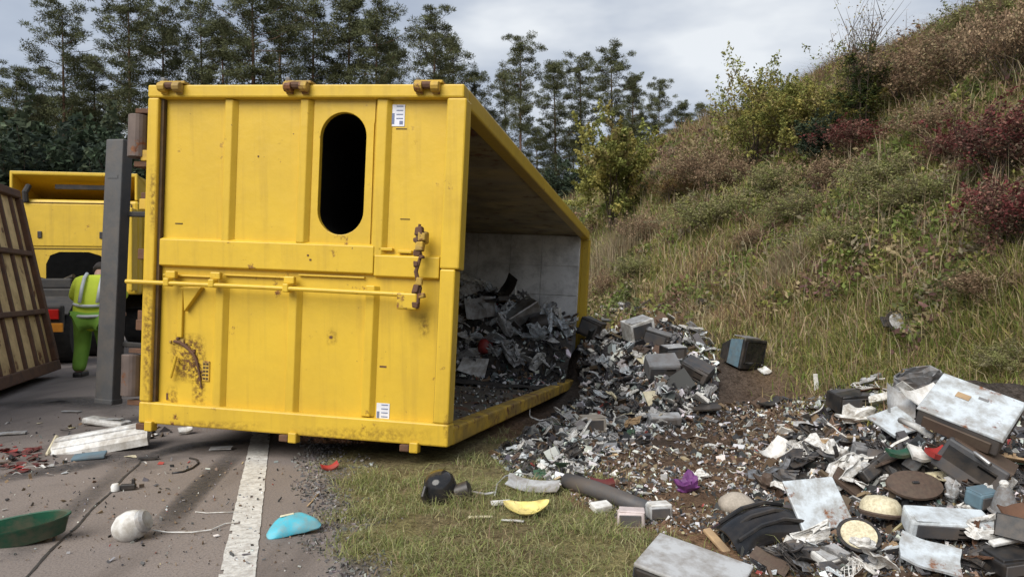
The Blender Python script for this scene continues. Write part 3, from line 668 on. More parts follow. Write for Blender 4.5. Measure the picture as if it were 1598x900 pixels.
for x_ in (-.62, .55): kp(MB().box((x_-.04,-.045,2.28),(x_+.04,-.023,2.42)), 'vent', 'black', cab, .01)
kp(MB().box((-1.27,.3,1.0),(-1.255,1.2,2.9)), 'door', 'yellow', cab, .01); kp(MB().box((1.255,.3,1.0),(1.27,1.2,2.9)), 'door', 'yellow', cab, .01)
kp(MB().box((1.271,.4,2.1),(1.276,1.1,2.75)), 'window', 'gloss_black', cab, .0); kp(MB().box((-1.1,2.151,2.0),(1.1,2.158,2.9)), 'windscreen', 'gloss_black', cab, 0)
df = MB().box((-1.22,.05,3.09),(-1.16,1.6,3.62)).box((1.16,.05,3.09),(1.22,1.6,3.62))
df.add([(-1.22,.05,3.58),(1.22,.05,3.58),(1.22,1.9,3.1),(-1.22,1.9,3.1),(-1.22,.05,3.66),(1.22,.05,3.66),(1.22,1.95,3.16),(-1.22,1.95,3.16)], [(0,1,2,3),(7,6,5,4),(0,4,5,1),(1,5,6,2),(2,6,7,3),(3,7,4,0)])
kp(df, 'roof_deflector', 'yellow', kroot, .02)
kp(MB().box((-.45,.25,3.32),(.95,.29,3.42)), 'deflector_slot', 'black', kroot, .01)
for x_ in (-.88,.9): kp(MB().tube([(x_,-.02,3.02),(x_,-.06,3.2),(x_,.1,3.35)], .06, 8), 'roof_strut', 'chassis', kroot, 0)
for x_ in (-.45, .45): kp(MB().box((x_-.05,-3.6,.72),(x_+.05,2.0,.98)), 'chassis_rail', 'chassis', kroot)
kp(MB().box((-1.0,-1.7,.98),(1.0,-.2,1.25)), 'deck', 'chassis', kroot); kp(MB().box((-.5,-.6,1.25),(.2,-.3,1.45)), 'hose_box', 'chassis', kroot)
for z_ in (1.5, 2.06, 2.6, 3.0): kp(MB().box((-1.1,-.012,z_),(-.64 if z_ < 2 else 1.1,-.003,z_+.015)), 'seam', 'seal', cab, 0)
for x_ in (-1.12, 1.12): kp(MB().box((x_-.012,-.012,1.2),(x_+.012,-.003,3.0)), 'seam', 'seal', cab, 0)
kp(MB().box((-1.24,-.35,1.2),(-1.16,0,2.9)), 'side_fairing', 'yellow', cab, .02); kp(MB().box((1.16,-.35,1.2),(1.24,0,2.9)), 'side_fairing', 'yellow', cab, .02)
kp(MB().tube([(-.9,-.3,1.25),(-.6,-.5,1.5),(-.2,-.3,1.35),(.2,-.5,1.5)], .04, 8), 'hose', 'black', kroot, 0)
tb = kp(MB().box((-1.25,-3.75,.62),(1.25,-3.6,.98)), 'tail_beam', 'chassis', kroot)
for x_ in (-1.0,1.0):
    kp(MB().box((x_-.22,-3.79,.76),(x_+.22,-3.752,.92)), 'tail_light', 'tail', tb, .01)
    kp(MB().box((x_-.28,-3.785,.56),(x_+.28,-3.752,.70)), 'marker_plate', 'amber', tb, .005)
for y in (-2.9, -1.6, 1.3):
    for x_ in (-1.0, 1.0):
        wh = kp(MB().lathe([(.2,-.28),(.46,-.27),(.5,-.2),(.5,.2),(.46,.27),(.2,.28)], 28, Matrix.Translation((x_*.95,y,.5)) @ Matrix.Rotation(R(90),4,'Y')), 'wheel', 'rubber', kroot, 0)
        kp(MB().lathe([(.04,-.2),(.29,-.285),(.3,.285),(.04,.2)], 20, Matrix.Translation((x_*.95,y,.5)) @ Matrix.Rotation(R(90),4,'Y')), 'rim', 'silver', wh, 0)
        kp(MB().sheet(.6,1.2,.02, lambda u,v: (0,0,-.28*v*v), 1, 8, Matrix.Translation((x_*.95,y,1.1))), 'mudguard', 'chassis', kroot, 0)

# ------------------------------------------------------------------ stooping worker
def skinned(name, verts, edges, radii, m, parent, sub=2):
    me = bpy.data.meshes.new(name); me.from_pydata(verts, edges, []); me.materials.append(M[m])
    o = bpy.data.objects.new(name, me); col.objects.link(o); o.parent = parent
    o.modifiers.new('skin','SKIN').use_smooth_shade = True
    sv_ = me.skin_vertices[0].data
    for i, r_ in enumerate(radii): sv_[i].radius = r_ if hasattr(r_,'__len__') else (r_, r_)
    sv_[0].use_root = True
    q = o.modifiers.new('sub','SUBSURF'); q.levels = sub; q.render_levels = sub
    return o
pp = at(143,450,10.5)
person = empty('person', (pp.x,pp.y,gz(pp.x,pp.y)), 'stooping worker in yellow hi-vis vest and green trousers behind the grey beam', 'person')
person.rotation_euler = (0,0,R(12)); person.scale = (1.15,1.1,1.03)
J = dict(pel=(0,0,.86), sp=(0,.07,1.05), ch=(0,.17,1.24), nk=(0,.27,1.37), hd0=(0,.33,1.43), hd1=(0,.40,1.50),
   ls=(-.19,.20,1.31), le=(-.27,.30,1.06), lw=(-.22,.50,.92), rs=(.19,.20,1.31), re=(.27,.32,1.07), rw_=(.20,.52,.95),
   lh=(-.10,.0,.82), lk=(-.13,.09,.46), la_=(-.14,-.03,.09), lt=(-.15,.13,.035), rh=(.10,0,.82), rk=(.13,.10,.46), ra=(.14,.0,.09), rt=(.16,.16,.035),
   lf=(-.19,.60,.87), rf=(.17,.62,.90))
ks = list(J); ed = [('pel','sp'),('sp','ch'),('ch','nk'),('nk','hd0'),('hd0','hd1'),('ch','ls'),('ls','le'),('le','lw'),('lw','lf'),('ch','rs'),('rs','re'),('re','rw_'),('rw_','rf'),
   ('pel','lh'),('lh','lk'),('lk','la_'),('la_','lt'),('pel','rh'),('rh','rk'),('rk','ra'),('ra','rt')]
rad = dict(pel=(.13,.10), sp=(.12,.09), ch=(.13,.10), nk=.055, hd0=.075, hd1=(.085,.10), ls=.055, le=.042, lw=.03, rs=.055, re=.042, rw_=.03, lh=.085, lk=.058, la_=.04, lt=.035, rh=.085, rk=.058, ra=.04, rt=.035, lf=.032, rf=.032)
skinned('body', [J[k] for k in ks], [(ks.index(a), ks.index(b)) for a, b in ed], [rad[k] for k in ks], 'skin', person)
def garment(name, keys, edges, grow, m):
    return skinned(name, [J[k] for k in keys], [(keys.index(a), keys.index(b)) for a, b in edges],
                   [tuple(np.array(rad[k])*1.0+grow) if hasattr(rad[k],'__len__') else rad[k]+grow for k in keys], m, person)
rad['lh2'] = rad['rh2'] = .095; J['lh2'] = (-.10,.02,.66); J['rh2'] = (.10,.02,.66)
vest = garment('vest', ['ch','sp','pel','nk','ls','rs','le','re','lh2','rh2'], [('pel','sp'),('pel','lh2'),('pel','rh2'),('sp','ch'),('ch','nk'),('ch','ls'),('ch','rs'),('ls','le'),('rs','re')], .062, 'hivis')
garment('trousers', ['pel','lh','rh','lk','rk','la_','ra'], [('pel','lh'),('lh','lk'),('lk','la_'),('pel','rh'),('rh','rk'),('rk','ra')], .04, 'hivis_dark')
for z, y_, rx, ry in ((1.04,.06,.205,.175),(.90,.015,.215,.185)):
    o = MB()
    for a_, b_ in ((0,.0),): o.tube([(rx*math.cos(t),y_+ry*math.sin(t),z+.04*math.sin(t)) for t in np.linspace(0,2*math.pi,25)], .022, 8, False)
    o.build('reflective_band', 'reflective', person, True)
for x_ in (-.10,.10):
    MB().tube([(x_,-.12,1.05),(x_,-.03,1.25),(x_,.06,1.39),(x_,.16,1.45)], .022, 8).build('reflective_band', 'reflective', person, True)
MB().lathe([(.0,.12),(.06,.11),(.095,.06),(.105,0),(.095,-.05),(.03,-.075)], 16, Matrix.Translation((0,.395,1.515)) @ Matrix.Rotation(R(-50),4,'X')).build('hair', 'hair', person, True)
for x_ in (-.14,.155):
    MB().rbox((x_,.06,.05),(.11,.30,.10),.03,2).build('boot', 'black', person)
for hx, hy, hz in ((J['lf']),(J['rf'])):
    for k in range(4):
        a_ = -.03+.02*k; MB().tube([(hx+a_,hy,hz),(hx+a_*1.2,hy+.05,hz-.02),(hx+a_*1.2,hy+.07,hz-.06)], [.010,.009,.007], 6).build('finger', 'skin', person, True)
    sg = 1 if hx < 0 else -1
    MB().tube([(hx+sg*.03,hy-.03,hz),(hx+sg*.06,hy+.01,hz-.02),(hx+sg*.055,hy+.04,hz-.05)], [.012,.010,.008], 6).build('thumb', 'skin', person, True)

# ------------------------------------------------------------------ vegetation builders
def blades(P, h, wd, hue, lean=.35, seed=0, droop=.5):
    """tapered bent blades: 5 vertices, one quad and one triangle each"""
    n = len(P); r_ = np.random.default_rng(seed); th = r_.uniform(0, 2*np.pi, n); ld = r_.uniform(0, 2*np.pi, n); ln = r_.uniform(0, lean, n)*h
    a = np.c_[np.cos(th), np.sin(th), np.zeros(n)]*(wd/2)[:,None]; d = np.c_[np.cos(ld), np.sin(ld), np.zeros(n)]*ln[:,None]
    up = np.array([0,0,1.])
    mid = P + d*.4 + up*(h*.55)[:,None]; tip = P + d*(1+droop) + up*(h*(1-.25*droop*ln/np.maximum(h,1e-6)*2))[:,None]
    V = np.stack([P-a, P+a, mid+a*.75, mid-a*.75, tip], 1).reshape(-1,3); b = np.arange(n)*5
    q = np.stack([b,b+1,b+2,b+3], 1); t = np.stack([b+3,b+2,b+4], 1)
    return V, q, t, np.repeat(hue, 5, 0)
def pick(palette, wts, n, r_):
    c = np.array(palette)[r_.choice(len(palette), n, p=np.array(wts)/sum(wts))]
    return np.clip(c*r_.uniform(.7,1.3,(n,1))*(1+r_.uniform(-.08,.08,(n,3))), .004, 1)
def clear_of_container(x, y, z, pad=.12):
    """True where a point is not inside the container's box"""
    Q = np.stack([x,y,z],-1)-np.array(CD); Bm = np.array([list(exn),list(eyn),list(ezn)]).T
    loc = Q @ np.linalg.inv(Bm).T
    return ~((loc[...,0]>-.3)&(loc[...,0]<WA+pad)&(loc[...,1]>-.02)&(loc[...,1]<LY+pad)&(loc[...,2]>-.5)&(loc[...,2]<WZ))

# short verge turf between the gravel and the churned soil
r_ = np.random.default_rng(3); n = 150000
lt_, s_ = r_.uniform(.12, 2.6, n), r_.uniform(1.6, 9.5, n)**1.0
x, y = xy(lt_, s_); d_ = fbm(x*3.2, y*3.2, 80); k = sst(.16,.62, lt_+(fbm(x*4,y*4,70)-.5)*.6)*(1-soil_amount(x,y)*.96)
bare = sst(.48,.60, fbm(x*1.9+7, y*2.4, 83))
keep = r_.random(n) < k*(.25+.9*sst(.34,.55,d_))*(1-.93*bare)
z = ground(x, y); keep &= clear_of_container(x, y, z+.1, .0)
x, y, z, d_ = x[keep], y[keep], z[keep], d_[keep]; n = len(x)
h = r_.uniform(.015,.075,n)*(.35+1.3*fbm(x*7,y*7,88))*(.85+.6*sst(.58,.72,fbm(x*5,y*5,89)))*(1+.8*(r_.random(n)>.97)); hue = pick([(.24,.265,.095),(.31,.31,.14),(.38,.345,.19),(.17,.205,.07),(.25,.19,.12)], [5,6,4,3,2.2], n, r_)
V, q, t, hv = blades(np.c_[x,y,z-.004], h, r_.uniform(.003,.006,n), hue, 1.7, 4)
tag(link('verge_grass', np_mesh('verge_grass', V, [q,t], 'blades', hv)), 'short pale green turf of the road verge', 'grass', kind='stuff')

# tall dry grass and weeds of the bank
r_ = np.random.default_rng(8); n = 420000
yy_ = 7.0*np.exp(r_.random(n)*math.log(70/7.0)); xx_ = r_.uniform(-.12,.78,n)*yy_ ; xx_ = np.where(r_.random(n)<.14, r_.uniform(.78,1.5,n)*yy_, xx_); yy_ = np.where((r_.random(n)<.03)&(xx_>3), r_.uniform(2,7,n), yy_); xx_ = np.where(yy_<7, r_.uniform(4.2,12,n), xx_)
lt_, s_ = lat_s(xx_, yy_); z = ground(xx_, yy_)
k = sst(5.3,6.9, lt_+1.6*sst(5,2.5,s_)+(fbm(xx_*1.5,yy_*1.5,45)-.5)*1.6)*(lt_<30)
keep = (r_.random(n) < k) & clear_of_container(xx_, yy_, z+.2)
# leave out what lies far beyond the crest
keep &= ~((lt_>23.5)&(r_.random(n)<.8))
x, y, z, lt_, s_ = xx_[keep], yy_[keep], z[keep], lt_[keep], s_[keep]; n = len(x); dist = y
patch = fbm(x*.30, y*.30, 90); fine = fbm(x*1.1, y*1.1, 91); up_ = sst(10,19,lt_)
gcol = pick([(.115,.135,.035),(.16,.165,.05),(.085,.11,.03),(.19,.175,.06)], [4,4,2,3], n, r_)
tcol = pick([(.25,.195,.105),(.19,.14,.075),(.30,.245,.145),(.15,.115,.065)], [4,3,2,2], n, r_)
bcol = pick([(.14,.085,.055),(.11,.065,.045),(.18,.115,.07),(.10,.075,.05)], [4,3,3,2], n, r_)
wg = np.clip(1.5*(patch-.30)/.3,0,1)*(1-.75*up_); wb = np.clip(up_*1.0 + .5*(fine-.5) + .3*(patch<.42),0,1)
rr = r_.random(n); hue = np.where((rr < wg*.75)[:,None], gcol, np.where((r_.random(n) < wb*.8)[:,None], bcol, tcol))
h = r_.uniform(.12,.42,n)*(.45+1.1*fine)*(1+.5*up_)*(.8+.012*dist); low = sst(5.0,8.0,lt_); h *= .45+.55*low
V, q, t, hv = blades(np.c_[x,y,z-.02], h, r_.uniform(.006,.013,n)*(.6+dist/13), hue*1.75, 1.3, 9, .9)
ns = 11000; ks_ = np.random.default_rng(31).choice(n, ns); rs_ = np.random.default_rng(32)
P2 = np.c_[x,y,z-.02][ks_]; V2, q2, t2, hv2 = blades(P2, rs_.uniform(.25,.85,ns)*(.3+.7*low[ks_]), rs_.uniform(.006,.012,ns)*(.6+dist[ks_]/14), pick([(.42,.34,.21),(.30,.22,.14),(.22,.14,.10),(.48,.41,.27)],[4,3,2,2],ns,rs_), .5, 33, .6)
b_ = len(V); V = np.r_[V,V2]; q = np.r_[q,q2+b_]; t = np.r_[t,t2+b_]; hv = np.r_[hv,hv2]
tag(link('bank_grass', np_mesh('bank_grass', V, [q,t], 'blades', hv)), 'rough dry grass and weeds covering the embankment', 'grass', kind='stuff')

def leafset(P, size, hue, r_):
    """small diamond leaves facing all ways (two triangles as one quad)"""
    n = len(P); a = r_.normal(size=(n,3)); a /= np.linalg.norm(a,axis=1)[:,None]; b = r_.normal(size=(n,3)); b -= a*(a*b).sum(1)[:,None]; b /= np.linalg.norm(b,axis=1)[:,None]
    s1 = size[:,None]; V = np.stack([P-a*s1, P+b*s1*.5, P+a*s1, P-b*s1*.5],1).reshape(-1,3); i = np.arange(n)*4
    return V, np.stack([i,i+1,i+2,i+3],1), np.repeat(hue,4,0)
# low leafy weeds and brambles on the bank
r_ = np.random.default_rng(19); nc = 10000
yy_ = 8.5*np.exp(r_.random(nc)*math.log(42/8.5)); xx_ = r_.uniform(-.05,.78,nc)*yy_; lt_, s_ = lat_s(xx_,yy_)
keep = (lt_>6.6)&(lt_<24)&(fbm(xx_*.5,yy_*.5,33)>.42)&clear_of_container(xx_,yy_,ground(xx_,yy_)+.2,.5); xx_, yy_, lt_ = xx_[keep], yy_[keep], lt_[keep]; nc = len(xx_)
m_ = 46; cr_ = np.repeat(r_.uniform(.08,.42,nc)**1.15*(.8+yy_*.014), m_); c3 = np.repeat(np.c_[xx_,yy_,ground(xx_,yy_)],m_,0)
o3 = r_.normal(size=(nc*m_,3)); o3 /= np.linalg.norm(o3,axis=1)[:,None]; o3 *= (r_.random(nc*m_)**.4*cr_)[:,None]; o3[:,2] = np.abs(o3[:,2])*1.1
pal = np.array([(.10,.125,.035),(.17,.17,.05),(.075,.085,.035),(.13,.085,.055),(.20,.16,.09),(.10,.055,.05),(.145,.125,.085)])
ch_ = r_.choice(7, nc, p=[.24,.16,.14,.16,.12,.06,.12]); hu = np.repeat(pal[ch_],m_,0)*r_.uniform(1.0,2.2,(nc*m_,1))
V, q, hv = leafset(c3+o3, r_.uniform(.022,.052,nc*m_)*(.7+np.repeat(yy_,m_)/22), hu, r_)
tag(link('bank_undergrowth', np_mesh('bank_undergrowth', V, [q], 'blades', hv)), 'low leafy brambles and weeds on the embankment', 'undergrowth', kind='stuff')

# ------------------------------------------------------------------ pines
def tubes_np(segs, n=6):
    mb = MB()
    for pts, rad in segs: mb.tube(pts, rad, n, False)
    return mb
def pine_variant(i, H=20.0, dense=1.0, low=.32, width=1.0):
    r_ = np.random.default_rng(100+i); segs = []
    lean = r_.uniform(-.35,.35,2); tr = lambda t: Vector((lean[0]*t*t, lean[1]*t*t, H*t))
    segs.append(([tr(t) for t in np.linspace(0,1,9)], [.21*(1-t)**.8+.015 for t in np.linspace(0,1,9)]))
    C, Rr, hs = [], [], []
    nb = int(64*dense)
    for b in range(nb):
        t = low+(1-low)*((b+r_.random())/nb); reach = width*(3.0*math.sin(math.pi*min(1,(1-t)/(1-low)*.78+.10))**.8)*r_.uniform(.45,1.25)
        az = b*2.4+r_.uniform(-.5,.5); p0 = tr(t); rise = r_.uniform(-.05,.35)+.25*t
        p1 = p0+Vector((math.cos(az)*reach*.55,math.sin(az)*reach*.55,reach*.55*rise*.6)); p2 = p0+Vector((math.cos(az)*reach,math.sin(az)*reach,reach*rise))
        segs.append(([p0,p1,p2],[.045*(1.1-t)+.012,.03*(1.1-t)+.01,.01]))
        for f in (.3,.5,.65,.8,.9,1.0):
            if r_.random() < .86:
                c = p0.lerp(p2,f)+Vector(r_.normal(size=3)*np.array([.22,.22,.22])); C.append(c); Rr.append(r_.uniform(.36,.74)*(1.1-.3*t)*(.8+.2*width)); hs.append(t)
    C.append(tr(1.0)); Rr.append(.45); hs.append(1)
    C = np.array([list(c) for c in C]); Rr = np.array(Rr); m_ = 115; nC = len(C)
    o = r_.normal(size=(nC*m_,3)); o /= np.linalg.norm(o,axis=1)[:,None]; o[:,2] *= .50; rad = np.repeat(Rr,m_)*r_.random(nC*m_)**.45
    base = np.repeat(C,m_,0)+o*rad[:,None]; dr = o*1.0+r_.normal(size=o.shape)*.6; dr[:,2] += .35; dr /= np.linalg.norm(dr,axis=1)[:,None]
    ln = r_.uniform(.12,.26,len(o)); sd_ = np.cross(dr, r_.normal(size=dr.shape)); sd_ /= np.linalg.norm(sd_,axis=1)[:,None]; wd = r_.uniform(.016,.032,len(o))
    V = np.stack([base-sd_*wd[:,None], base+sd_*wd[:,None], base+dr*ln[:,None]],1).reshape(-1,3); q = np.arange(len(V)).reshape(-1,3)
    hue = np.array([.092,.102,.048])*np.repeat(r_.uniform(.6,1.35,nC),m_)[:,None]*r_.uniform(.75,1.25,(nC*m_,1)) + np.array([.012,.006,0])*np.repeat(r_.random(nC),m_)[:,None]
    return tubes_np(segs).mesh('trunk', 'bark', True), np_mesh('crown', V, [q], 'needles', np.repeat(hue,3,0))
PV = [pine_variant(0,20,.8,.42,.95), pine_variant(1,20,.62,.58,.82), pine_variant(2,20,1.0,.30,1.0), pine_variant(3,20,.55,.62,.8), pine_variant(4,20,.8,.40,.7)]
def pine(px, topy, d, v, label, group=None, wide=1.0, hz=None):
    x, y = (px-799)/F*d, d; g = gz(x, y); top = CAMZ+(450-topy)/F*d; sc_ = (top-g)/20.0
    o = empty('pine_tree', (x,y,g-.1), label, 'tree', group)
    tr_ = link('trunk', PV[v][0], o); cn = link('crown', PV[v][1], o)
    o.scale = (sc_*wide,sc_*wide,sc_); o.rotation_euler = (0,0,random.uniform(0,6.28)); return o
front = [(-12,150,46,2,1.0),(22,108,50,0,1.0),(62,150,56,2,1.1),(102,14,52,0,.9),(150,95,55,4,1.0),(205,-12,50,1,1.0),(258,16,54,2,.9),(318,12,57,0,.9),(352,40,52,4,1.0),(398,-34,50,3,1.1),(436,2,56,0,.85),
  (487,-6,52,1,.95),(540,2,54,4,1.1),(586,14,52,3,1.0),(612,70,60,4,.8),(674,20,51,1,1.0),(708,66,58,4,.9),(738,112,60,4,.9),(790,120,62,0,.8),(812,60,53,1,.85),(868,100,57,4,1.0),(908,88,60,1,.9),(957,78,55,3,1.0),(985,120,62,4,.9),(1027,128,60,0,.75),(1062,163,62,4,.9),(1098,165,64,0,.7),(1128,190,60,4,.8)]
ORD = 'first second third fourth fifth sixth seventh eighth ninth tenth eleventh twelfth thirteenth fourteenth fifteenth sixteenth seventeenth eighteenth nineteenth twentieth twenty-first twenty-second twenty-third twenty-fourth twenty-fifth twenty-sixth twenty-seventh twenty-eighth'.split()
for i, (px, ty, d, v, wd) in enumerate(front):
    pine(px, ty, d, v, f'tall dark pine, {ORD[i]} from the left in the forest front row', 'pines of the forest front row', wd)
used_ = {}
for i in range(30):
    px = -60+i*41+random.uniform(-12,12); d = random.uniform(64,80)
    j = min(range(len(front)), key=lambda q: abs(front[q][0]-px)); used_[j] = used_.get(j, 0)+1
    pine(px, random.uniform(120,205)+(50 if px > 640 else 0), d, random.choice([0,2,4]), f'dark pine deeper in the forest behind the {ORD[j]} front-row pine from the left' + ('' if used_[j] == 1 else f', {ORD[used_[j]-1]} one'), 'pines deeper in the forest', 1.15)

# forest-edge undergrowth closes the view between the trunks
def shrub_variant(i, w, h, pal, wts, leaf=.06, nl=4200, lobes=14, stems=9, bare=.0, spiky=False):
    r_ = np.random.default_rng(300+i); segs = []; lob = []
    for s_ in range(stems):
        az = r_.uniform(0,6.28); rr = r_.uniform(.1,.5)*w; hh = h*r_.uniform(.6,1.0)
        p0 = Vector((r_.uniform(-.1,.1)*w,r_.uniform(-.1,.1)*w,0)); p2 = Vector((math.cos(az)*rr,math.sin(az)*rr,hh)); p1 = p0.lerp(p2,.5)+Vector((0,0,.1*h))
        segs.append(([p0,p1,p2],[.018*h**.5,.012*h**.5,.004]))
        for b in range(5):
            f = r_.uniform(.35,1); c = p1.lerp(p2,(f-.35)/.65); e_ = c+Vector((r_.normal()*.22*w,r_.normal()*.22*w,abs(r_.normal())*.18*h)); segs.append(([c,e_],[.007*h**.5,.002]))
            lob.append((e_*.85+c*.15, r_.uniform(.12,.24)))
    for l_ in range(lobes):
        az = r_.uniform(0,6.28); t = r_.random(); rr = (.42*w)*math.sqrt(r_.random())*(1.15-.75*t if not spiky else 1.05*(1-t)+.05); lob.append((Vector((math.cos(az)*rr,math.sin(az)*rr,h*(.12+.80*t))), r_.uniform(.14,.26)))
    nb = 260; k = r_.choice(len(lob), nb); c = np.array([list(a) for a,_ in lob])[k]; out_ = c*np.array([1,1,.35]); out_ /= np.maximum(np.linalg.norm(out_,axis=1),.05)[:,None]
    dr = out_*.7+r_.normal(size=(nb,3))*.55; dr[:,2] += .55; dr /= np.linalg.norm(dr,axis=1)[:,None]; ln = r_.uniform(.08,.34,nb)*w*(1+.5*(r_.random(nb)>.85))
    p0 = c+r_.normal(size=(nb,3))*.05*w; p0[:,2] = np.abs(p0[:,2])+.02
    for i_ in range(0,nb,2): segs.append(([Vector(p0[i_]),Vector(p0[i_]+dr[i_]*ln[i_])],[.004*h**.5,.0015]))
    j = r_.choice(nb, nl, p=ln/ln.sum()); f = r_.random(nl)**.8; spread_ = (.05*w*(1.15-f))[:,None]
    P = p0[j]+dr[j]*(ln[j]*f*1.05)[:,None]+r_.normal(size=(nl,3))*spread_; P[:,2] = np.abs(P[:,2])
    hl = np.array(pal)[r_.choice(len(pal), nb, p=np.array(wts)/sum(wts))][j]*r_.uniform(.55,1.45,(nl,1))*np.repeat(r_.uniform(.8,1.2,(nb,1)),1,1)[j]
    keep = r_.random(nl) > bare*sst(.5,.95,P[:,2]/h); P, hl = P[keep], hl[keep]
    V, q, hv = leafset(P, r_.uniform(.6,1.3,len(P))*leaf, hl, r_)
    return tubes_np(segs,5).mesh('stem','twig',True), np_mesh('foliage', V, [q], 'blades', hv)
YG = [(.27,.26,.075),(.21,.225,.065),(.33,.285,.085),(.26,.21,.09)]; BR = [(.27,.185,.12),(.21,.14,.09),(.33,.24,.15),(.24,.205,.115)]; RD = [(.17,.05,.048),(.14,.07,.058),(.22,.11,.085),(.15,.11,.075)]
DG = [(.06,.085,.05),(.08,.10,.06),(.055,.075,.055)]; GB = [(.25,.26,.10),(.30,.27,.13),(.21,.19,.11)]; OR = [(.20,.12,.05),(.15,.09,.045),(.17,.13,.06)]; TN = [(.30,.245,.155),(.25,.20,.12),(.34,.28,.19)]
SV = dict(yg=shrub_variant(0,2.6,3.6,YG,[3,3,1.5,1],.07,20000,44,9,.2,True), yg2=shrub_variant(1,3.0,3.0,YG,[3,2,2,2],.062,14000,28,9,.4), br=shrub_variant(2,3.2,2.0,BR,[3,2,2,2],.055,11000,24,16,.35), br2=shrub_variant(3,2.6,1.5,BR,[2,2,3,1],.052,9000,20,16,.3),
  rd=shrub_variant(4,2.6,2.2,RD,[3,3,2,2],.055,11000,26,14,.35), dg=shrub_variant(5,1.6,2.6,DG,[3,2,2],.055,9000,26,5,.2,True), gb=shrub_variant(6,2.8,1.7,GB,[3,2,2],.052,9500,22,10,.2), orr=shrub_variant(7,2.2,1.8,OR,[3,2,2],.038,8000,18,9,.3),
  twg=shrub_variant(8,2.2,4.2,YG+BR,[1]*8,.04,2500,10,22,.8), con=shrub_variant(9,1.7,4.6,[(.06,.085,.03),(.10,.11,.03),(.05,.07,.03),(.16,.13,.035)],[3,3,2,1],.045,11000,34,6,.3,True))
def shrub(kind, px, py, wpx, hpx, label, group=None, d=None, name='shrub', cat='shrub'):
    """px,py: where its foot meets the bank in the photo; wpx,hpx: its size there"""
    if d is None: P, mp_ = hit(px, py)
    else: P = Vector(((px-799)/F*d, d, 0)); P.z = gz(P.x,P.y); mp_ = d/F; hpx = (CAMZ+(450-py+hpx)/F*d - P.z)/mp_ if hpx else hpx
    o = empty(name, P-Vector((0,0,.05)), label, cat, group); link('stem', SV[kind][0], o); link('foliage', SV[kind][1], o)
    st = SV[kind][1]; V_ = np.empty(len(st.vertices)*3, np.float32); st.vertices.foreach_get('co', V_); V_ = V_.reshape(-1,3)
    bw, bh = np.percentile(V_[:,0],98)-np.percentile(V_[:,0],2), np.percentile(V_[:,2],99)
    k_ = wpx*mp_/bw; o.scale = (k_,k_,hpx*mp_/bh); o.rotation_euler = (0,0,random.uniform(0,6.28)); return o
G_ = 'shrubs along the embankment'
for a_ in [
 ('yg2',1300,225,90,110,'yellowish shrub between the golden shrub and the conifer'),
 ('br',1110,300,120,85,'grey-brown thicket on the skyline left of the rounded bush'),
 ('gb',1430,330,140,60,'olive shrub patch left of the dark red bush'),
 ('gb',1250,350,120,55,'pale olive shrub patch in the middle of the bank'),
 ('br2',1300,300,120,60,'mauve-brown brush below the crimson shrub'),
 ('yg',958,358,150,172,'tall yellow-green bush beyond the far end of the container',),
 ('yg2',1176,262,130,170,'rounded yellow-green bush on the embankment skyline'),
 ('orr',1048,318,70,58,'orange-brown shrub low on the skyline beside the yellow-green bush'),
 ('yg2',1248,245,130,140,'golden-leaved shrub beside the slim dark conifer'),
 ('con',1345,232,70,150,'slim dark green conifer rising from the bank'),
 ('twg',1338,215,110,230,'tall half-bare sapling with thin twigs against the sky'),
 ('rd',1335,255,105,70,'crimson shrub at the foot of the conifer'),
 ('dg',1272,262,70,80,'small blue-green conifer on the bank below the golden shrub'),
 ('con',1405,60,50,75,'small dark spruce on the skyline above the brown brush'),
 ('dg',1456,40,60,70,'dark spruce at the top of the bank near the picture edge'),
 ('br',1410,165,150,100,'large brown leafless bush below the small skyline spruce'),
 ('br',1500,150,170,120,'wide brown thicket high on the bank'),
 ('br2',1580,130,150,130,'brown bush at the top corner of the bank'),
 ('br',1455,225,130,70,'dull brown shrub under the wide thicket'),
 ('gb',1530,60,130,60,'olive shrub on the crest of the bank'),
 ('rd',1560,300,170,140,'big dark red bush at the right edge of the bank'),
 ('rd',1585,400,150,130,'dark red bush lower down at the right picture edge'),
 ('rd',1490,270,90,80,'thin maroon shrub beside the big dark red bush'),
 ('br2',1080,300,110,60,'grey-brown brush below the skyline gap'),
 ('br2',1140,300,100,60,'brown brush under the rounded yellow-green bush'),
 ('br2',1000,390,90,60,'greyish brush just past the container mouth'),
 ('gb',1110,360,120,60,'olive weeds in the middle of the bank'),
 ('gb',1215,310,110,55,'green-brown shrub below the small blue-green conifer'),
 ('gb',1385,300,130,60,'pale green shrub patch below the crimson shrub'),
 ('br2',1540,470,150,60,'brown brambles at the right edge above the white board'),
 ('gb',1320,380,110,40,'low olive shrub in the centre of the grassy bank'),
 ('br2',1180,390,90,40,'low brown bramble on the grassy bank'),
 ('gb',990,440,80,45,'low green bush beside the container corner'),
 ('br2',945,470,50,50,'dark brown bramble against the container corner post'),
 ('gb',1570,575,110,50,'green weeds at the right edge behind the white board'),
]: shrub(*a_[:5], a_[5], G_)
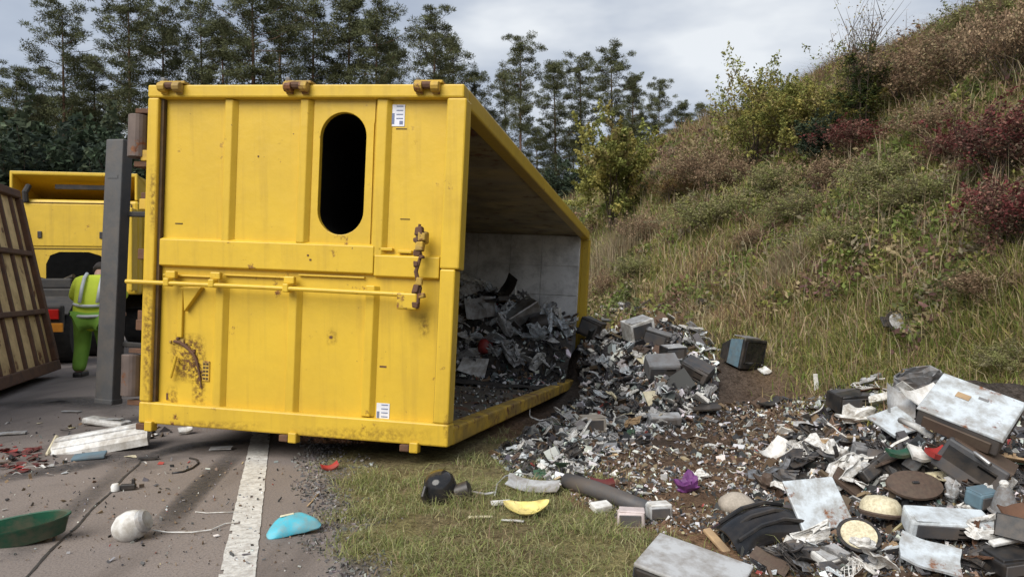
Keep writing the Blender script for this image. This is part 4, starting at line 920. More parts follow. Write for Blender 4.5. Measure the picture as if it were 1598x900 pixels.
# pale reed tuft beside the container corner
def reed(px, py, wpx, hpx, label):
    P, mp_ = hit(px, py); r_ = np.random.default_rng(int(px)); n = 900; w_, h_ = wpx*mp_, hpx*mp_
    q_ = r_.normal(size=(n,2))*w_*.28; z_ = ground(P.x+q_[:,0], P.y+q_[:,1])
    V, q, t, hv = blades(np.c_[q_, z_-P.z], r_.uniform(.55,1.0,n)*h_, r_.uniform(.012,.022,n), pick(TN,[2,2,1],n,r_), .35, 5, .8)
    o = empty('reed_tuft', P, label, 'grass'); link('blades', np_mesh('blades', V, [q,t], 'blades', hv), o)
reed(955, 432, 75, 85, 'pale straw-coloured reeds next to the container corner')
reed(1228, 430, 50, 45, 'small straw-coloured grass tuft in the middle of the bank')
for i, (px, d, hp_) in enumerate(((20,44,220),(75,47,200),(135,45,210),(195,46,200),(250,47,190),(780,50,150),(835,47,160),(885,46,180),(1010,52,110),(1060,52,110),(1105,50,120))):
    P = Vector(((px-799)/F*d, d, 0)); P.z = gz(P.x,P.y); o = empty('forest_bush', P, f'dark evergreen bush at the foot of the pines, {ORD[i]} from the left', 'bush', 'bushes at the forest edge')
    link('stem', SV['dg'][0], o); link('foliage', SV['dg'][1], o); h_ = max(2.5, (CAMZ+(450-(450-hp_))/F*d-P.z))/2.6; o.scale = (h_*1.25,h_*1.25,h_); o.rotation_euler = (0,0,px)

# ------------------------------------------------------------------ scrap: bed inside the container, loose chips
def hin(a, y):
    a = np.asarray(a, float); y = np.asarray(y, float)
    return (1.38-.62*(a/WA)**1.3)*sst(.735*LY,.90*LY, y+.5*(fbm(a*2,y*2,7)-.5)) + .16*(fbm(a*3.2,y*3.2,8)-.5) + .01
aa, yb = np.meshgrid(np.linspace(.035,WA-.02,50), np.linspace(.60*LY,LY-.10,60)); hz_ = np.maximum(hin(aa,yb), .0)+.08
Pb = np.array([list(cw(a,y,z)) for a,y,z in zip(aa.ravel(),yb.ravel(),hz_.ravel())])
ii = np.arange(aa.size).reshape(aa.shape); qd = np.stack([ii[:-1,:-1],ii[:-1,1:],ii[1:,1:],ii[1:,:-1]],-1).reshape(-1,4)
M['bed'] = mat('dark_scrap_dust', (.035,.032,.030), (.07,.06,.05), rough=.9, scale=14, bump=.8, bscale=22)
tag(link('scrap_bed', np_mesh('scrap_bed', Pb, [qd], 'bed', None, True)), 'dark dusty scrap fill at the far end of the container', 'scrap', kind='stuff')

def chips(name, P, size, hue, label, seed):
    n = len(P); r_ = np.random.default_rng(seed); a = r_.normal(size=(n,3)); a /= np.linalg.norm(a,axis=1)[:,None]; b = np.cross(a, r_.normal(size=(n,3))); b /= np.linalg.norm(b,axis=1)[:,None]; c = np.cross(a,b)
    s1, s2, s3 = size*r_.uniform(.5,1.6,n), size*r_.uniform(.3,1.0,n), size*r_.uniform(.03,.28,n)
    V = np.stack([P+a*(i*s1)[:,None]+b*(j*s2*(1+.4*i*r_.uniform(-1,1,n)))[:,None]+c*(k*s3)[:,None] for i in (-.5,.5) for j in (-.5,.5) for k in (-.5,.5)],1).reshape(-1,3); o = np.arange(n)*8
    fs = np.concatenate([np.stack([o+q for q in f],1) for f in ((0,1,3,2),(4,6,7,5),(0,4,5,1),(2,3,7,6),(0,2,6,4),(1,5,7,3))])
    tag(link(name, np_mesh(name, V, [fs], 'chips', np.repeat(hue,8,0))), label, 'scrap', kind='stuff')
PALX = [(.030,.030,.031),(.07,.07,.073),(.20,.20,.20),(.50,.50,.49),(.68,.67,.64),(.10,.065,.04),(.20,.14,.09),(.30,.05,.04),(.09,.16,.14),(.45,.36,.2)]
def region_pts(poly, n, seed, inside=None):
    r_ = np.random.default_rng(seed); poly = np.array(poly, float); lo, hi = poly.min(0), poly.max(0); out_ = []
    while len(out_) < n:
        p = r_.uniform(lo, hi); c = False; j = len(poly)-1
        for i in range(len(poly)):
            if (poly[i,1] > p[1]) != (poly[j,1] > p[1]) and p[0] < (poly[j,0]-poly[i,0])*(p[1]-poly[i,1])/(poly[j,1]-poly[i,1])+poly[i,0]: c = not c
            j = i
        if c: out_.append(p)
    return np.array(out_)
ZB = [(765,712),(830,672),(908,622),(900,520),(945,482),(1062,488),(1118,550),(1120,620),(1060,670),(960,700),(900,760),(800,740)]
ZC = [(1190,730),(1270,640),(1300,600),(1420,610),(1597,650),(1597,899),(1180,899),(1120,830)]
ZD = [(800,690),(1000,640),(1280,620),(1320,700),(1240,770),(1180,820),(1050,840),(930,800),(840,740)]
ZE = [(0,650),(215,650),(225,680),(520,715),(470,899),(0,899)]
for nm, zone, n, wts, sz, lab, sd_ in (
  ('spill_crumbs', ZB, 11000, [9,6,3.5,3,3.4,3,2,.06,.06,.1], 5.8, 'fine broken scrap spread over the spill mound', 1),
  ('soil_crumbs', ZD, 15000, [4,3,2.4,2.2,2.4,8,7,.05,.03,.4], 4.0, 'small chips trodden into the brown soil', 2),
  ('heap_crumbs', ZC, 10000, [9,5,3,2.2,2.6,3,2.5,.08,.08,.2], 6.4, 'fine broken scrap between pieces of the roadside heap', 3),
  ('under_litter', [(60,745),(230,700),(330,690),(520,712),(700,716),(700,700),(500,680),(235,672),(150,715),(40,730)], 2600, [6,3,1,.4,.4,8,5,.1,.1,.1], 5.0, 'brown litter and clods along the container edge', 6),
  ('road_crumbs', ZE, 900, [3,2,2,.6,.6,4,4,.2,0,.2], 2.6, 'grit and tiny fragments strewn over the road', 4)):
    px = region_pts(zone, n, sd_); P, mp_ = hits(px); r_ = np.random.default_rng(sd_+50)
    if nm == 'soil_crumbs': k = fbm(P[:,0]*1.6,P[:,1]*1.6,14)+r_.uniform(-.12,.12,len(P)) > .44; P, mp_ = P[k], mp_[k]
    if nm == 'road_crumbs':
        lt_, s_ = lat_s(P[:,0],P[:,1]); k = fbm(P[:,0]*.9,P[:,1]*.9,4) + .25*sst(700,660,px[:,1]) > .52; P, mp_ = P[k], mp_[k]; P[:,2] = np.maximum(P[:,2],.004)
    size = mp_*sz*r_.lognormal(0,.45,len(P)); P[:,2] += size*.18
    k = clear_of_container(P[:,0],P[:,1],P[:,2],.0); chips(nm, P[k], size[k], pick(PALX,wts,k.sum(),r_), lab, sd_)
# crumbs on the container's own bed
r_ = np.random.default_rng(77); n = 2600; a, y = r_.uniform(.05,WA-.05,n), r_.uniform(.66*LY,LY-.15,n); hh = np.maximum(hin(a,y),0)+.09
P = np.array([list(cw(*q)) for q in zip(a,y,hh)]); chips('load_crumbs', P, r_.uniform(.03,.09,n), pick(PALX,[7,4,3,3,3,2,2,.3,.3,.2],n,r_), 'fine broken scrap on the load inside the container', 9)
r_ = np.random.default_rng(78); n = 1500; a, y = r_.uniform(.3,WA-.12,n), r_.uniform(.1,.70*LY,n); P = np.array([list(cw(q[0],q[1],.083)) for q in zip(a,y)])
chips('wall_crumbs', P, r_.uniform(.01,.035,n), pick(PALX,[4,3,3,2,2,4,4,.2,.2,.2],n,r_), 'dust and grit along the lower container wall', 10)
# coarse gravel of the shoulder
r_ = np.random.default_rng(79); n = 9000; lt_, s_ = r_.uniform(.02,.62,n), r_.uniform(1.8,7,n); x, y = xy(lt_, s_); k = r_.random(n) < (1-sst(.2,.6,lt_+(fbm(x*4,y*4,70)-.5)*.6))*sst(.06,.22,lt_+(fbm(x*3,y*3,71)-.5)*.3); x, y = x[k], y[k]
chips('shoulder_gravel', np.c_[x,y,np.maximum(ground(x,y),.0)+.003], r_.uniform(.006,.02,len(x)), pick([(.16,.15,.145),(.10,.095,.09),(.26,.245,.235),(.06,.055,.05)],[3,3,2,2],len(x),r_), 'grey gravel along the road edge', 11)

# ------------------------------------------------------------------ loose fragments (unit size about 1)
def frag_mesh(kind, v):
    r = random.Random(hash((kind, v)) % 9999 if 0 else (ord(kind[0])*31+ord(kind[1])*7+v*101)); mb = MB(); U = r.uniform
    if kind == 'plastic_shard':
        k1, k2, k3 = U(-.25,.25), U(-.3,.3), U(-.15,.15); n_ = r.choice([5,6,7]); 
        mb.sheet(1, U(.35,.8), .045, lambda u,w_: (-.25*max(0,u)*abs(w_)*k2*2, .18*math.sin(3*u+v)*(.5+.5*w_), .35*k1*u*u+.3*k2*w_*w_+k3*u*w_), n_, 4)
        if v % 2: mb.box((-.3,-.03,.04),(.3,.03,.16))
    elif kind == 'broken_casing':
        w_, d_, h_, t = 1, U(.55,.9), U(.3,.6), .04
        mb.rbox((0,0,t/2),(w_,d_,t),.012,1,.02,None,r)
        for (c, z) in (((-w_/2,0,h_/2),(t,d_,h_)),((w_/2,0,h_*.4),(t,d_,h_*.8)),((0,-d_/2,h_/2),(w_,t,h_)),((0,d_/2,h_*.35),(w_*.8,t,h_*.7))):
            mb.rbox(c, z, .012, 1, .025, None, r)
        mb.rbox((U(-.2,.2),U(-.1,.1),h_*.4),(.3,.25,.3),.02,1,.03,None,r)
    elif kind == 'appliance_block':
        h_ = U(.4,.7); mb.rbox((0,0,h_/2),(1,U(.5,.8),h_),.06,2,.05,None,r); mb.rbox((U(-.2,.2),0,h_),(.5,.4,.06),.015,1,.01,None,r); mb.tube([(-.3,-.42,h_*.5),(-.3,-.30,h_*.5)],.1,10)
    elif kind == 'circuit_board':
        mb.rbox((0,0,.02),(1,.7,.04),.008,1,.02,None,r)
        for _ in range(9): mb.cbox((U(-.4,.4),U(-.27,.27),.08),(U(.06,.22),U(.06,.2),U(.05,.16)))
    elif kind == 'pipe_piece':
        b = U(-.2,.2); mb.tube([(-.5,0,.1),(-.15,b*.6,.1),(.2,b,.12),(.5,b*.3,.1)],[.09,.085,.085,.1],10)
        mb.tube([(-.52,0,.1),(-.44,0,.1)],.12,10)
    elif kind == 'cable_loop':
        p = []; ph = U(0,6)
        for i in range(16): t = i/15; p.append((t-.5+.12*math.sin(9*t+ph), .28*math.sin(5*t+ph*2), .05+.10*abs(math.sin(4*t+ph))))
        mb.tube(p,.022,6); mb.rbox((p[-1][0]+.04,p[-1][1],p[-1][2]),(.12,.07,.07),.01)
    elif kind == 'round_part':
        mb.lathe([(.02,.02),(.30,.0),(.46,.05),(.5,.16),(.46,.17),(.42,.08),(.25,.05),(.14,.07),(.13,.2),(.02,.2)],22)
    elif kind == 'crumpled_wrap':
        bm = bmesh.new(); bmesh.ops.create_icosphere(bm, subdivisions=3, radius=.45)
        for q in bm.verts:
            c = q.co; f_ = .75+.30*math.sin(7*c.x+v*2)*math.sin(8*c.y+1.3*v)+.22*math.sin(13*c.z+5*c.x+v)+r.uniform(-.07,.07); q.co = Vector((c.x*f_,c.y*f_*.8,(c.z+.4)*f_*.6))
        bm.verts.index_update(); mb.add([q.co.copy() for q in bm.verts],[[q.index for q in f.verts] for f in bm.faces]); bm.free()
    elif kind == 'bent_metal_strip':
        b1, b2 = U(-.3,.3), U(-.4,.4); mb.sheet(1,.13,.02,lambda u,w_:(0,b1*u*u,b2*u*u+.06*math.sin(4*u+v)),10,2)
        mb.sheet(1,.02,.07,lambda u,w_:(0,b1*u*u+.07,b2*u*u+.06*math.sin(4*u+v)),10,1)
    elif kind == 'flat_fragment':
        mb.rbox((0,0,.04),(1,U(.5,.85),.08),.012,1,.03,None,r); mb.rbox((U(-.2,.2),U(-.1,.1),.085),(.55,.3,.02),.006,1,.01,None,r)
    elif kind == 'torn_sheet':
        n_ = 13; R0 = [U(.28,.56) for _ in range(n_)]; R0[v % n_] *= .4; zz_ = lambda x_, y_: .10*math.sin(4*x_+v)+.09*math.sin(5*y_+2*v)+.22*U(-.3,.3)
        top = [(0,0,zz_(0,0))]; 
        for f_ in (.5,1.0):
            for k_ in range(n_): a_ = 2*math.pi*k_/n_; x_, y_ = R0[k_]*f_*math.cos(a_), .75*R0[k_]*f_*math.sin(a_); top.append((x_,y_,zz_(x_,y_)))
        B_ = len(top); vs_ = top+[(a_,b_,c_-.025) for a_,b_,c_ in top]; fs_ = []
        for k_ in range(n_):
            j_ = (k_+1) % n_; a1,b1,a2,b2 = 1+k_,1+j_,1+n_+k_,1+n_+j_
            fs_ += [(0,a1,b1),(a1,a2,b2,b1),(B_,B_+b1,B_+a1),(B_+a1,B_+b1,B_+b2,B_+a2),(a2,B_+a2,B_+b2,b2)]
        mb.add(vs_, fs_)
    elif kind == 'wire_tangle':
        for w_ in range(5):
            ph = [U(0,6) for _ in range(4)]; mb.tube([(.42*math.sin(2.2*t+ph[0])*U(.8,1.1),.34*math.sin(3.1*t+ph[1]),.06+.12*abs(math.sin(2.6*t+ph[2]))) for t in np.linspace(0,4,22)],.014,5)
    elif kind == 'crushed_casing':
        w_, d_, h_ = 1, U(.5,.8), U(.25,.45); bm = bmesh.new(); bmesh.ops.create_cube(bm, size=1); bmesh.ops.subdivide_edges(bm, edges=bm.edges[:], cuts=3, use_grid_fill=True)
        bmesh.ops.delete(bm, geom=[f for f in bm.faces if f.normal.z > .9 and r.random() < .75 or r.random() < .10], context='FACES')
        for q in bm.verts:
            c = q.co; k_ = 1+.16*math.sin(5*c.x+3*c.z+v)+.14*math.sin(6*c.y+2*v); q.co = Vector((c.x*w_*k_+U(-.05,.05),c.y*d_*k_+U(-.05,.05),(c.z+.5)*h_*(1+.25*math.sin(4*c.x+v*2))+U(-.03,.03)))
        g_ = bmesh.ops.solidify(bm, geom=bm.faces[:], thickness=.03); bm.verts.index_update(); mb.add([q.co.copy() for q in bm.verts],[[q.index for q in f.verts] for f in bm.faces]); bm.free()
        for _ in range(3): mb.cbox((U(-.25,.25),U(-.2,.2),U(.05,.2)),(U(.1,.3),U(.1,.25),U(.06,.2)))
    return mb
FM = {}
def frag(kind, v, m):
    if (kind,v,m) not in FM: FM[kind,v,m] = frag_mesh(kind,v).mesh(kind, m)
    return FM[kind,v,m]
CN = dict(black='black', dark='charcoal', grey='grey', lgrey='pale grey', white='white', enamel='bluish white', silver='dull metal', brown='dark brown', tan='tan', cream='cream', board_green='green', rust='rusty', red='red', maroon='maroon')
KN = dict(torn_sheet='torn sheet', wire_tangle='tangle of wires', crushed_casing='crushed appliance casing', plastic_shard='plastic shard', broken_casing='broken appliance casing', appliance_block='boxy appliance lump', circuit_board='circuit board piece', pipe_piece='short pipe', cable_loop='loose cable', round_part='round dished part', crumpled_wrap='crumpled wrapping', bent_metal_strip='bent strip', flat_fragment='flat panel piece')
KM = dict(torn_sheet=['black','dark','white','lgrey','white','enamel','black','silver','brown'], wire_tangle=['black','black','dark','rust','white'], crushed_casing=['black','dark','black','lgrey','white','grey','black'], plastic_shard=['black','black','dark','white','white','lgrey','enamel','dark','cream'], broken_casing=['black','dark','black','lgrey','white'], appliance_block=['black','dark','black','white','grey'], circuit_board=['board_green','brown','tan'], pipe_piece=['dark','black','white','silver'],
   cable_loop=['black','black','white'], round_part=['black','white','silver','dark'], crumpled_wrap=['white','lgrey','dark','black','brown'], bent_metal_strip=['silver','white','dark','rust','white'], flat_fragment=['white','lgrey','dark','black','brown','enamel','tan'])
LOOSE, MARKS = [], []
def scatter(n, where, phrase, grp, kinds, wts, smin, smax, tilt, seed, point):
    r = random.Random(seed)
    for i in range(n):
        got = point(i, r)
        if got is None: continue
        P, mp_ = got
        if lat_s(P.x, P.y)[0] < .24: P.z = max(P.z, .004)
        kind = r.choices(kinds, wts)[0]; m = r.choice(KM[kind]); v = r.randrange(4)
        if ('inside' in grp and r.random() < .55) or ('mound' in grp and r.random() < .25): m = r.choice(['white','white','enamel','lgrey'])
        o = link(kind, frag(kind,v,m)); s_ = mp_*r.uniform(smin,smax)*(1.35 if kind in ('cable_loop','bent_metal_strip') else 1); o.scale = (s_,s_*r.uniform(.55,1.15),s_*r.uniform(.35,1.1))
        o.location = P + Vector((0,0,s_*.004*tilt + (r.random()**2*.09 if tilt > 20 else 0))); o.rotation_euler = (R(r.uniform(-tilt,tilt)),R(r.uniform(-tilt,tilt)),r.uniform(0,6.28))
        tag(o, None, 'scrap', grp); LOOSE.append((o, f'{CN[m]} {KN[kind]}', grp))
KS = list(KN)
KEEP = [(1275,795,58,55),(1340,850,44,28),(1372,805,42,34),(1425,780,52,36),(1472,830,72,36),(1450,885,62,40),(1512,680,95,62),(1397,675,42,38),(1085,880,110,48),(1185,822,72,42),(1568,800,34,42),(1205,712,38,26),(1150,784,34,24),(1335,645,45,34),(1032,575,36,28),(1085,580,34,26),(1000,515,32,24),(1075,760,36,28),(1345,715,26,24),(1155,555,45,40)]
def zone_point(zone, n, seed):
    P, mp_ = hits(region_pts(zone, n, seed)); ok = clear_of_container(P[:,0],P[:,1],P[:,2]+.05,.02)
    q = region_pts(zone, n, seed)
    for ex, ey, rx, ry in KEEP: ok &= ((q[:,0]-ex)/rx)**2+((q[:,1]-ey-8)/(ry+8))**2 > 1
    return lambda i, r: (Vector(P[i]), mp_[i]) if ok[i] else None
def load_point(i, r):
    a, y = r.uniform(.1,WA-.1), r.uniform(.78*LY,LY-.25); P = cw(a, y, max(float(hin(a,y)),0)+.06); return P, P.y/F
scatter(280, 0, '', 'scrap still inside the container', KS, [7,3,6,6,.8,.5,1,1.2,1.5,1,2.5,3,1.5], 12, 40, 55, 1, load_point)
scatter(520, 0, '', 'scrap on the spill mound', KS, [8,3,5,6,.6,.5,1.2,1,1.5,.8,2.5,3.5,1.2], 8, 31, 40, 2, zone_point(ZB,520,21))
scatter(640, 0, '', 'scrap in the roadside heap', KS, [9,3,5,6,.7,.4,1.4,1.2,2,.8,2.5,3.5,1.6], 12, 58, 34, 3, zone_point(ZC,640,22))
scatter(170, 0, '', 'scrap in the roadside heap', KS, [8,1.5,7,4,1.5,1,1,1,.6,.8,3,1.5,3], 34, 84, 40, 13, zone_point([(1230,760),(1300,640),(1420,625),(1597,660),(1597,899),(1200,899)],170,42))
scatter(110, 0, '', 'scrap on the brown soil', KS, [6,1.5,.8,5,.1,.1,1,.8,1,.5,2,3,.8], 8, 24, 14, 4, zone_point(ZD,110,23))
scatter(34, 0, '', 'scrap on the road', ['plastic_shard','bent_metal_strip','crumpled_wrap','cable_loop'], [4,2,1,1.2], 8, 22, 6, 5, zone_point([(0,660),(215,640),(330,700),(300,730),(0,760)],34,24))
# ------------------------------------------------------------------ single recognisable pieces
def th(o, label, cat, px, py, yaw=0, tx=0, ty=0, lift=0.0):
    P, _ = hit(px, py); P = P.copy(); P.z = max(P.z, 0.002) if lat_s(P.x,P.y)[0] < .24 else P.z
    o.location = P+Vector((0,0,lift)); o.rotation_mode = 'ZYX'; o.rotation_euler = (R(tx),R(ty),R(yaw)); MARKS.append((label, o)); return tag(o, label, cat)
def sz(px, py): return hit(px, py)[1]
def plate(name, mt, label, cat, px, py, wpx, hpx, t=.02, yaw=0, tx=0, ty=0, lift=.02, bend=0.0, rim=None, jit=.012):
    k = sz(px,py); r = random.Random(int(px*7+py)); w_, h_ = wpx*k, hpx*k
    if bend: mb = MB().sheet(w_,h_,t,lambda u,v:(.02*w_*math.sin(3*v+px),.03*h_*math.sin(4*u+py),bend*w_*u*u+.15*bend*h_*math.sin(3*v+u*2)),10,6)
    else: mb = MB().rbox((0,0,t/2),(w_,h_,t),min(.006,t*.3),2,jit*w_,None,r)
    o = mb.build(name, mt); 
    if rim: MB().rbox((0,0,t+.004),(w_*.72,h_*.62,.006),.002).build('raised_field', rim, o)
    return th(o, label, cat, px, py, yaw, tx, ty, lift)
def case(name, mt, label, cat, px, py, wpx, dpx, hpx, yaw=0, tx=0, ty=0, lift=0., top=None, slots=0, bev=.012):
    """closed appliance body with lid panel and vent slots as parts"""
    k = sz(px,py); w_, d_, h_ = wpx*k, dpx*k, hpx*k; o = empty(name); MB().rbox((0,0,h_/2),(w_,d_,h_),bev,2,.035*w_,None,random.Random(int(px))).build('body', mt, o)
    MB().rbox((.03*w_,.02*d_,h_+.002),(w_*.94,d_*.94,.012),.003,1,.02*w_,Matrix.Rotation(R((px*7)%9-4),4,'Z'),random.Random(int(py))).build('lid', top or mt, o)
    MB().rbox((-.05*w_,-d_/2-.003,h_*.5),(w_*.8,.008,h_*.7),.003).build('front_panel', 'dark' if mt != 'dark' else 'black', o)
    for j in range(slots): MB().cbox((w_*(.2),-d_/2-.009,h_*(.25+.5*j/max(1,slots-1))),(w_*.3,.006,h_*.05)).build('slot', 'hole', o)
    return th(o, label, cat, px, py, yaw, tx, ty, lift)
# -- on the road
k = sz(46,848); g = empty('garden_trough')
prof = [(.02,.012),(.86,.0),(1.0,.09),(1.05,.10),(1.05,.108),(.97,.104),(.83,.016),(.02,.02)]
auto_smooth(MB().lathe([(r*.17,z*1.15) for r,z in prof],36,None,1.6,.55).build('tub','green',g),35)
MB().rbox((-.05,-.01,.03),(.06,.03,.035),.006).build('insert','lgrey',g)
th(g,'dark green plastic trough lying on the road at the left edge','trough',28,856,16,14,-5,.01); g.scale = (.9,.85,.75)
g = empty('white_lamp_globe')
auto_smooth(MB().lathe([(.012,-.085),(.045,-.078),(.07,-.045),(.077,0),(.068,.04),(.05,.065),(.046,.078),(.034,.082),(.01,.084)],26,Matrix.Rotation(R(68),4,'Y')).build('globe','white',g))
auto_smooth(MB().lathe([(.05,.05),(.058,.055),(.058,.075),(.045,.088),(.02,.09)],22,Matrix.Rotation(R(68),4,'Y')).build('collar','lgrey',g))
P0, _ = hit(205,850); pc = [hit(*q)[0]-P0+Vector((0,0,.008-.064)) for q in ((238,843),(262,842),(300,842),(330,838),(352,828),(372,826))]; pc[0].z += .015
MB().tube([tuple(p) for p in pc],.0035,6).build('cord','white',g)
th(g,'round white lamp globe with trailing cord on the asphalt','lamp',205,850,0,0,0,.064)
g = empty('lamp_housing'); k = sz(165,700)
MB().prism([(-.11,0),(.11,0),(.085,.055),(.03,.075),(-.05,.07),(-.095,.045)],-.34,.34,Matrix.Rotation(R(90),4,'Y')@Matrix.Rotation(R(90),4,'Z')).build('shade','white',g)
for y_ in (-.06,.0,.06): MB().rbox((0,y_,.074-abs(y_)*.25),(.66,.010,.012),.003).build('ridge','lgrey',g)
MB().rbox((-.35,0,.035),(.03,.2,.07),.01).build('end_cap','cream',g)
th(g,'long white lamp housing on the road left of the container','lamp',163,706,16,22,-3,.04); g.scale = (1,1.35,1.2)
plate('board_offcut','steelblue','teal board corner poking from under the long lamp housing','board',140,722,46,26,.02,20,8,0,.01)
g = empty('torn_connector'); MB().rbox((0,0,.02),(.09,.035,.035),.006).rbox((.03,.0,.045),(.02,.02,.05),.004).build('bracket','black',g); auto_smooth(MB().lathe([(.005,0),(.024,.002),(.026,.03),(.018,.045),(.004,.047)],16,Matrix.Translation((-.07,-.01,.0))).build('cap','white',g))
th(g,'small black connector with a white cap on the asphalt','connector',200,772,14)
plate('rubber_strip','black','short black rubber strip on the asphalt near the container corner','strip',232,724,28,9,.012,15,0,0,.004,.05)
def cable(name, mt, pts, rad, label, cat='cable', lift=.006):
    q = [hit(*p)[0] for p in pts]; q = [Vector((p.x,p.y,max(p.z,0)+lift)) for p in q]; o = MB().tube([tuple(p-q[0]) for p in q], rad, 7).build(name, mt, None, True); o.location = q[0]; return tag(o,label,cat)
cable('curved_cable','black',[(268,746),(285,744),(300,738),(310,730),(306,724),(296,722)],.007,'curved black cable on the asphalt beside the white line')
cable('cord_scrap','white',[(305,808),(322,810),(345,809),(372,808)],.003,'thin white cord crossing the asphalt towards the line')
cable('orange_stick','tan',[(480,792),(487,784),(497,772)],.005,'thin tan stick on the gravel above the turquoise lid','stick')
plate('glass_shard','lgrey','pale broken pane on the road under the container edge','pane',345,708,34,14,.008,8,6,0,.01)
plate('white_scrap','white','white scrap under the lower corner of the container','scrap',290,682,20,16,.02,30,20,0,.02,.1)
plate('pale_stick','lgrey','pale slat at the left edge of the road','slat',12,684,50,14,.015,20,0,0,.005)
plate('pale_stick','lgrey','thin pale slat on the road below the grey bumper','slat',112,648,30,8,.01,-4,0,0,.005)
scatter(42, 0, '', 'red litter patch on the road', ['plastic_shard'], [1], 8, 20, 12, 6, zone_point([(0,698),(60,706),(80,735),(0,750)],42,26))
for i_, (o, ph, gp_) in enumerate(LOOSE):
    if gp_.startswith('red litter'):
        m = random.choice(['red','maroon','maroon','brown']); o.data = frag('plastic_shard', random.randrange(4), m); LOOSE[i_] = (o, f'{CN[m]} plastic shard', gp_)
# turquoise lid
g = empty('turquoise_lid'); 
def lidfn(u,v):
    a_ = (u+1)*.5*math.pi; rr_ = .015+.125*(v+1)/2
    return (rr_*math.cos(math.pi-a_)*1.0-u*.13, rr_*math.sin(a_)*.85-v*.07, .045*(1-((v+1)/2)**2)-.015*u*u+.01)
def domefn(w_, h_, hz_, kid):
    def fn(u, v):
        x_, y_ = u*math.sqrt(1-v*v/2), v*math.sqrt(1-u*u/2); r2 = min(1, x_*x_+y_*y_); ripple = .004*math.sin(7*u+2)*math.cos(5*v)
        return ((x_-u)*w_/2, (y_-v)*h_/2 + kid*x_*x_, hz_*math.sqrt(max(0,1-r2*.96))+ripple)
    return fn
auto_smooth(MB().sheet(.27,.17,.006,domefn(.27,.17,.055,-.05),18,14).build('shell','blue',g)); MB().rbox((-.02,.03,.060),(.07,.012,.008),.003).build('rim_trace','cream',g)
th(g,'bright turquoise plastic lid at the edge of the grass','lid',457,832,24,16,0,.02)
plate('red_shard','red','red plastic shard where gravel meets grass under the container','shard',515,733,26,14,.012,30,15,0,.01,.2)
# -- on the verge
g = empty('kettle'); auto_smooth(MB().lathe([(.01,0),(.085,.0),(.098,.03),(.098,.09),(.085,.135),(.055,.165),(.01,.175)],26).build('body','gloss_black',g)); auto_smooth(MB().lathe([(.01,-.045),(.045,-.04),(.05,.04),(.03,.05)],16,Matrix.Translation((.13,-.02,.05))@Matrix.Rotation(R(80),4,'Y')).build('motor_stub','black',g)); MB().tube([(.17,-.02,.04),(.26,-.03,.015),(.32,-.02,.012)],.007,7).build('rod','lgrey',g)
MB().tube([(-.07,-.07,.13),(-.09,-.1,.09),(-.08,-.09,.03)],.012,8).build('handle','black',g)
th(g,'glossy black rounded kettle lying on the verge grass','kettle',690,779,0,12,-8,0)
g = empty('lemon_bowl'); 
def bowlfn(u,v): a_ = u*1.35; rr_ = .072+.066*v; return (rr_*math.sin(a_)*1.05-u*.13, -rr_*math.cos(a_)*.8-v*.06+.08, .02+.05*((v+1)/2)**1.5)
auto_smooth(MB().sheet(.25,.10,.005,domefn(.25,.10,-.03,.055),18,10).build('shell','lemon',g)); th(g,'broken pale yellow bowl piece on the grass','bowl',822,806,2,24,0,.05)
plate('grey_sheet','lgrey','bent pale grey plastic sheet at the edge of the grass','sheet',832,766,82,34,.006,-14,16,0,.03,.08)
plate('white_block','white','short white plastic piece beside the yellow bowl piece','scrap',782,788,32,12,.02,14,0,0,.005)
cable('wire_hoop','lgrey',[(772,778),(776,762),(788,750),(806,744),(822,747)],.005,'thin grey wire hoop on the grass','wire',.02)
plate('pale_stick','cream','cream stick in the grass below the kettle','stick',750,810,38,6,.01,2,0,0,.01)
plate('pale_stick','white','white stick in the grass under the yellow bowl piece','stick',800,816,36,6,.01,-12,0,0,.01)
# -- between verge and heap
q = [hit(*p)[0] for p in ((884,762),(925,775),(965,790),(1010,808))]; o = MB().tube([tuple(p-q[0]+Vector((0,0,.05))) for p in q],[.05,.052,.05,.046],12).build('duct_pipe','dark',None,True); o.location = q[0]; tag(o,'long charcoal duct pipe along the edge of the grass','pipe')
case('pink_block','pink','pale pink block below the charcoal duct pipe','block',985,820,42,26,24,-6,0,0,0,None,0)
case('pale_block','lgrey','pale grey block at the lower end of the duct pipe','block',1028,808,36,26,22,10,0,0,0,'white',0)
plate('white_block','white','off-white rubble piece beside the pink block','scrap',938,798,30,22,.04,20,10,0,.01)
o = link('purple_bag', frag_mesh('crumpled_wrap',2).mesh('purple_bag','purple')); k=sz(1075,765); o.scale=(46*k,42*k,60*k); th(o,'crumpled purple bag on the brown soil','bag',1072,768)
o = link('white_wrap', frag_mesh('crumpled_wrap',1).mesh('white_wrap','white')); k=sz(1092,745); o.scale=(44*k,30*k,26*k); th(o,'crumpled white film right behind the purple bag','film',1092,746)
bm = bmesh.new(); bmesh.ops.create_icosphere(bm,subdivisions=3,radius=1); mb = MB(); bm.verts.index_update()
mb.add([Vector((v.co.x,v.co.y*.8,v.co.z*.6))*(1+.12*math.sin(3*v.co.x+2)*math.cos(4*v.co.y)) for v in bm.verts],[[v.index for v in f.verts] for f in bm.faces]); bm.free()
o = mb.build('rounded_stone','stone',None,True); k=sz(1150,795); o.scale=(30*k,)*3; th(o,'rounded beige stone behind the black bumper piece','stone',1150,795,0,0,0,.03)
plate('maroon_piece','maroon','dark maroon plastic piece above the duct pipe','scrap',940,764,36,22,.03,0,10,0,.02,.1)
plate('white_strip','white','straight white strip on the soil below the mound','strip',948,706,28,8,.01,0,0,0,.006)
g = empty('flat_appliance'); k = sz(1075,905); w_, d_ = 150*k, 110*k
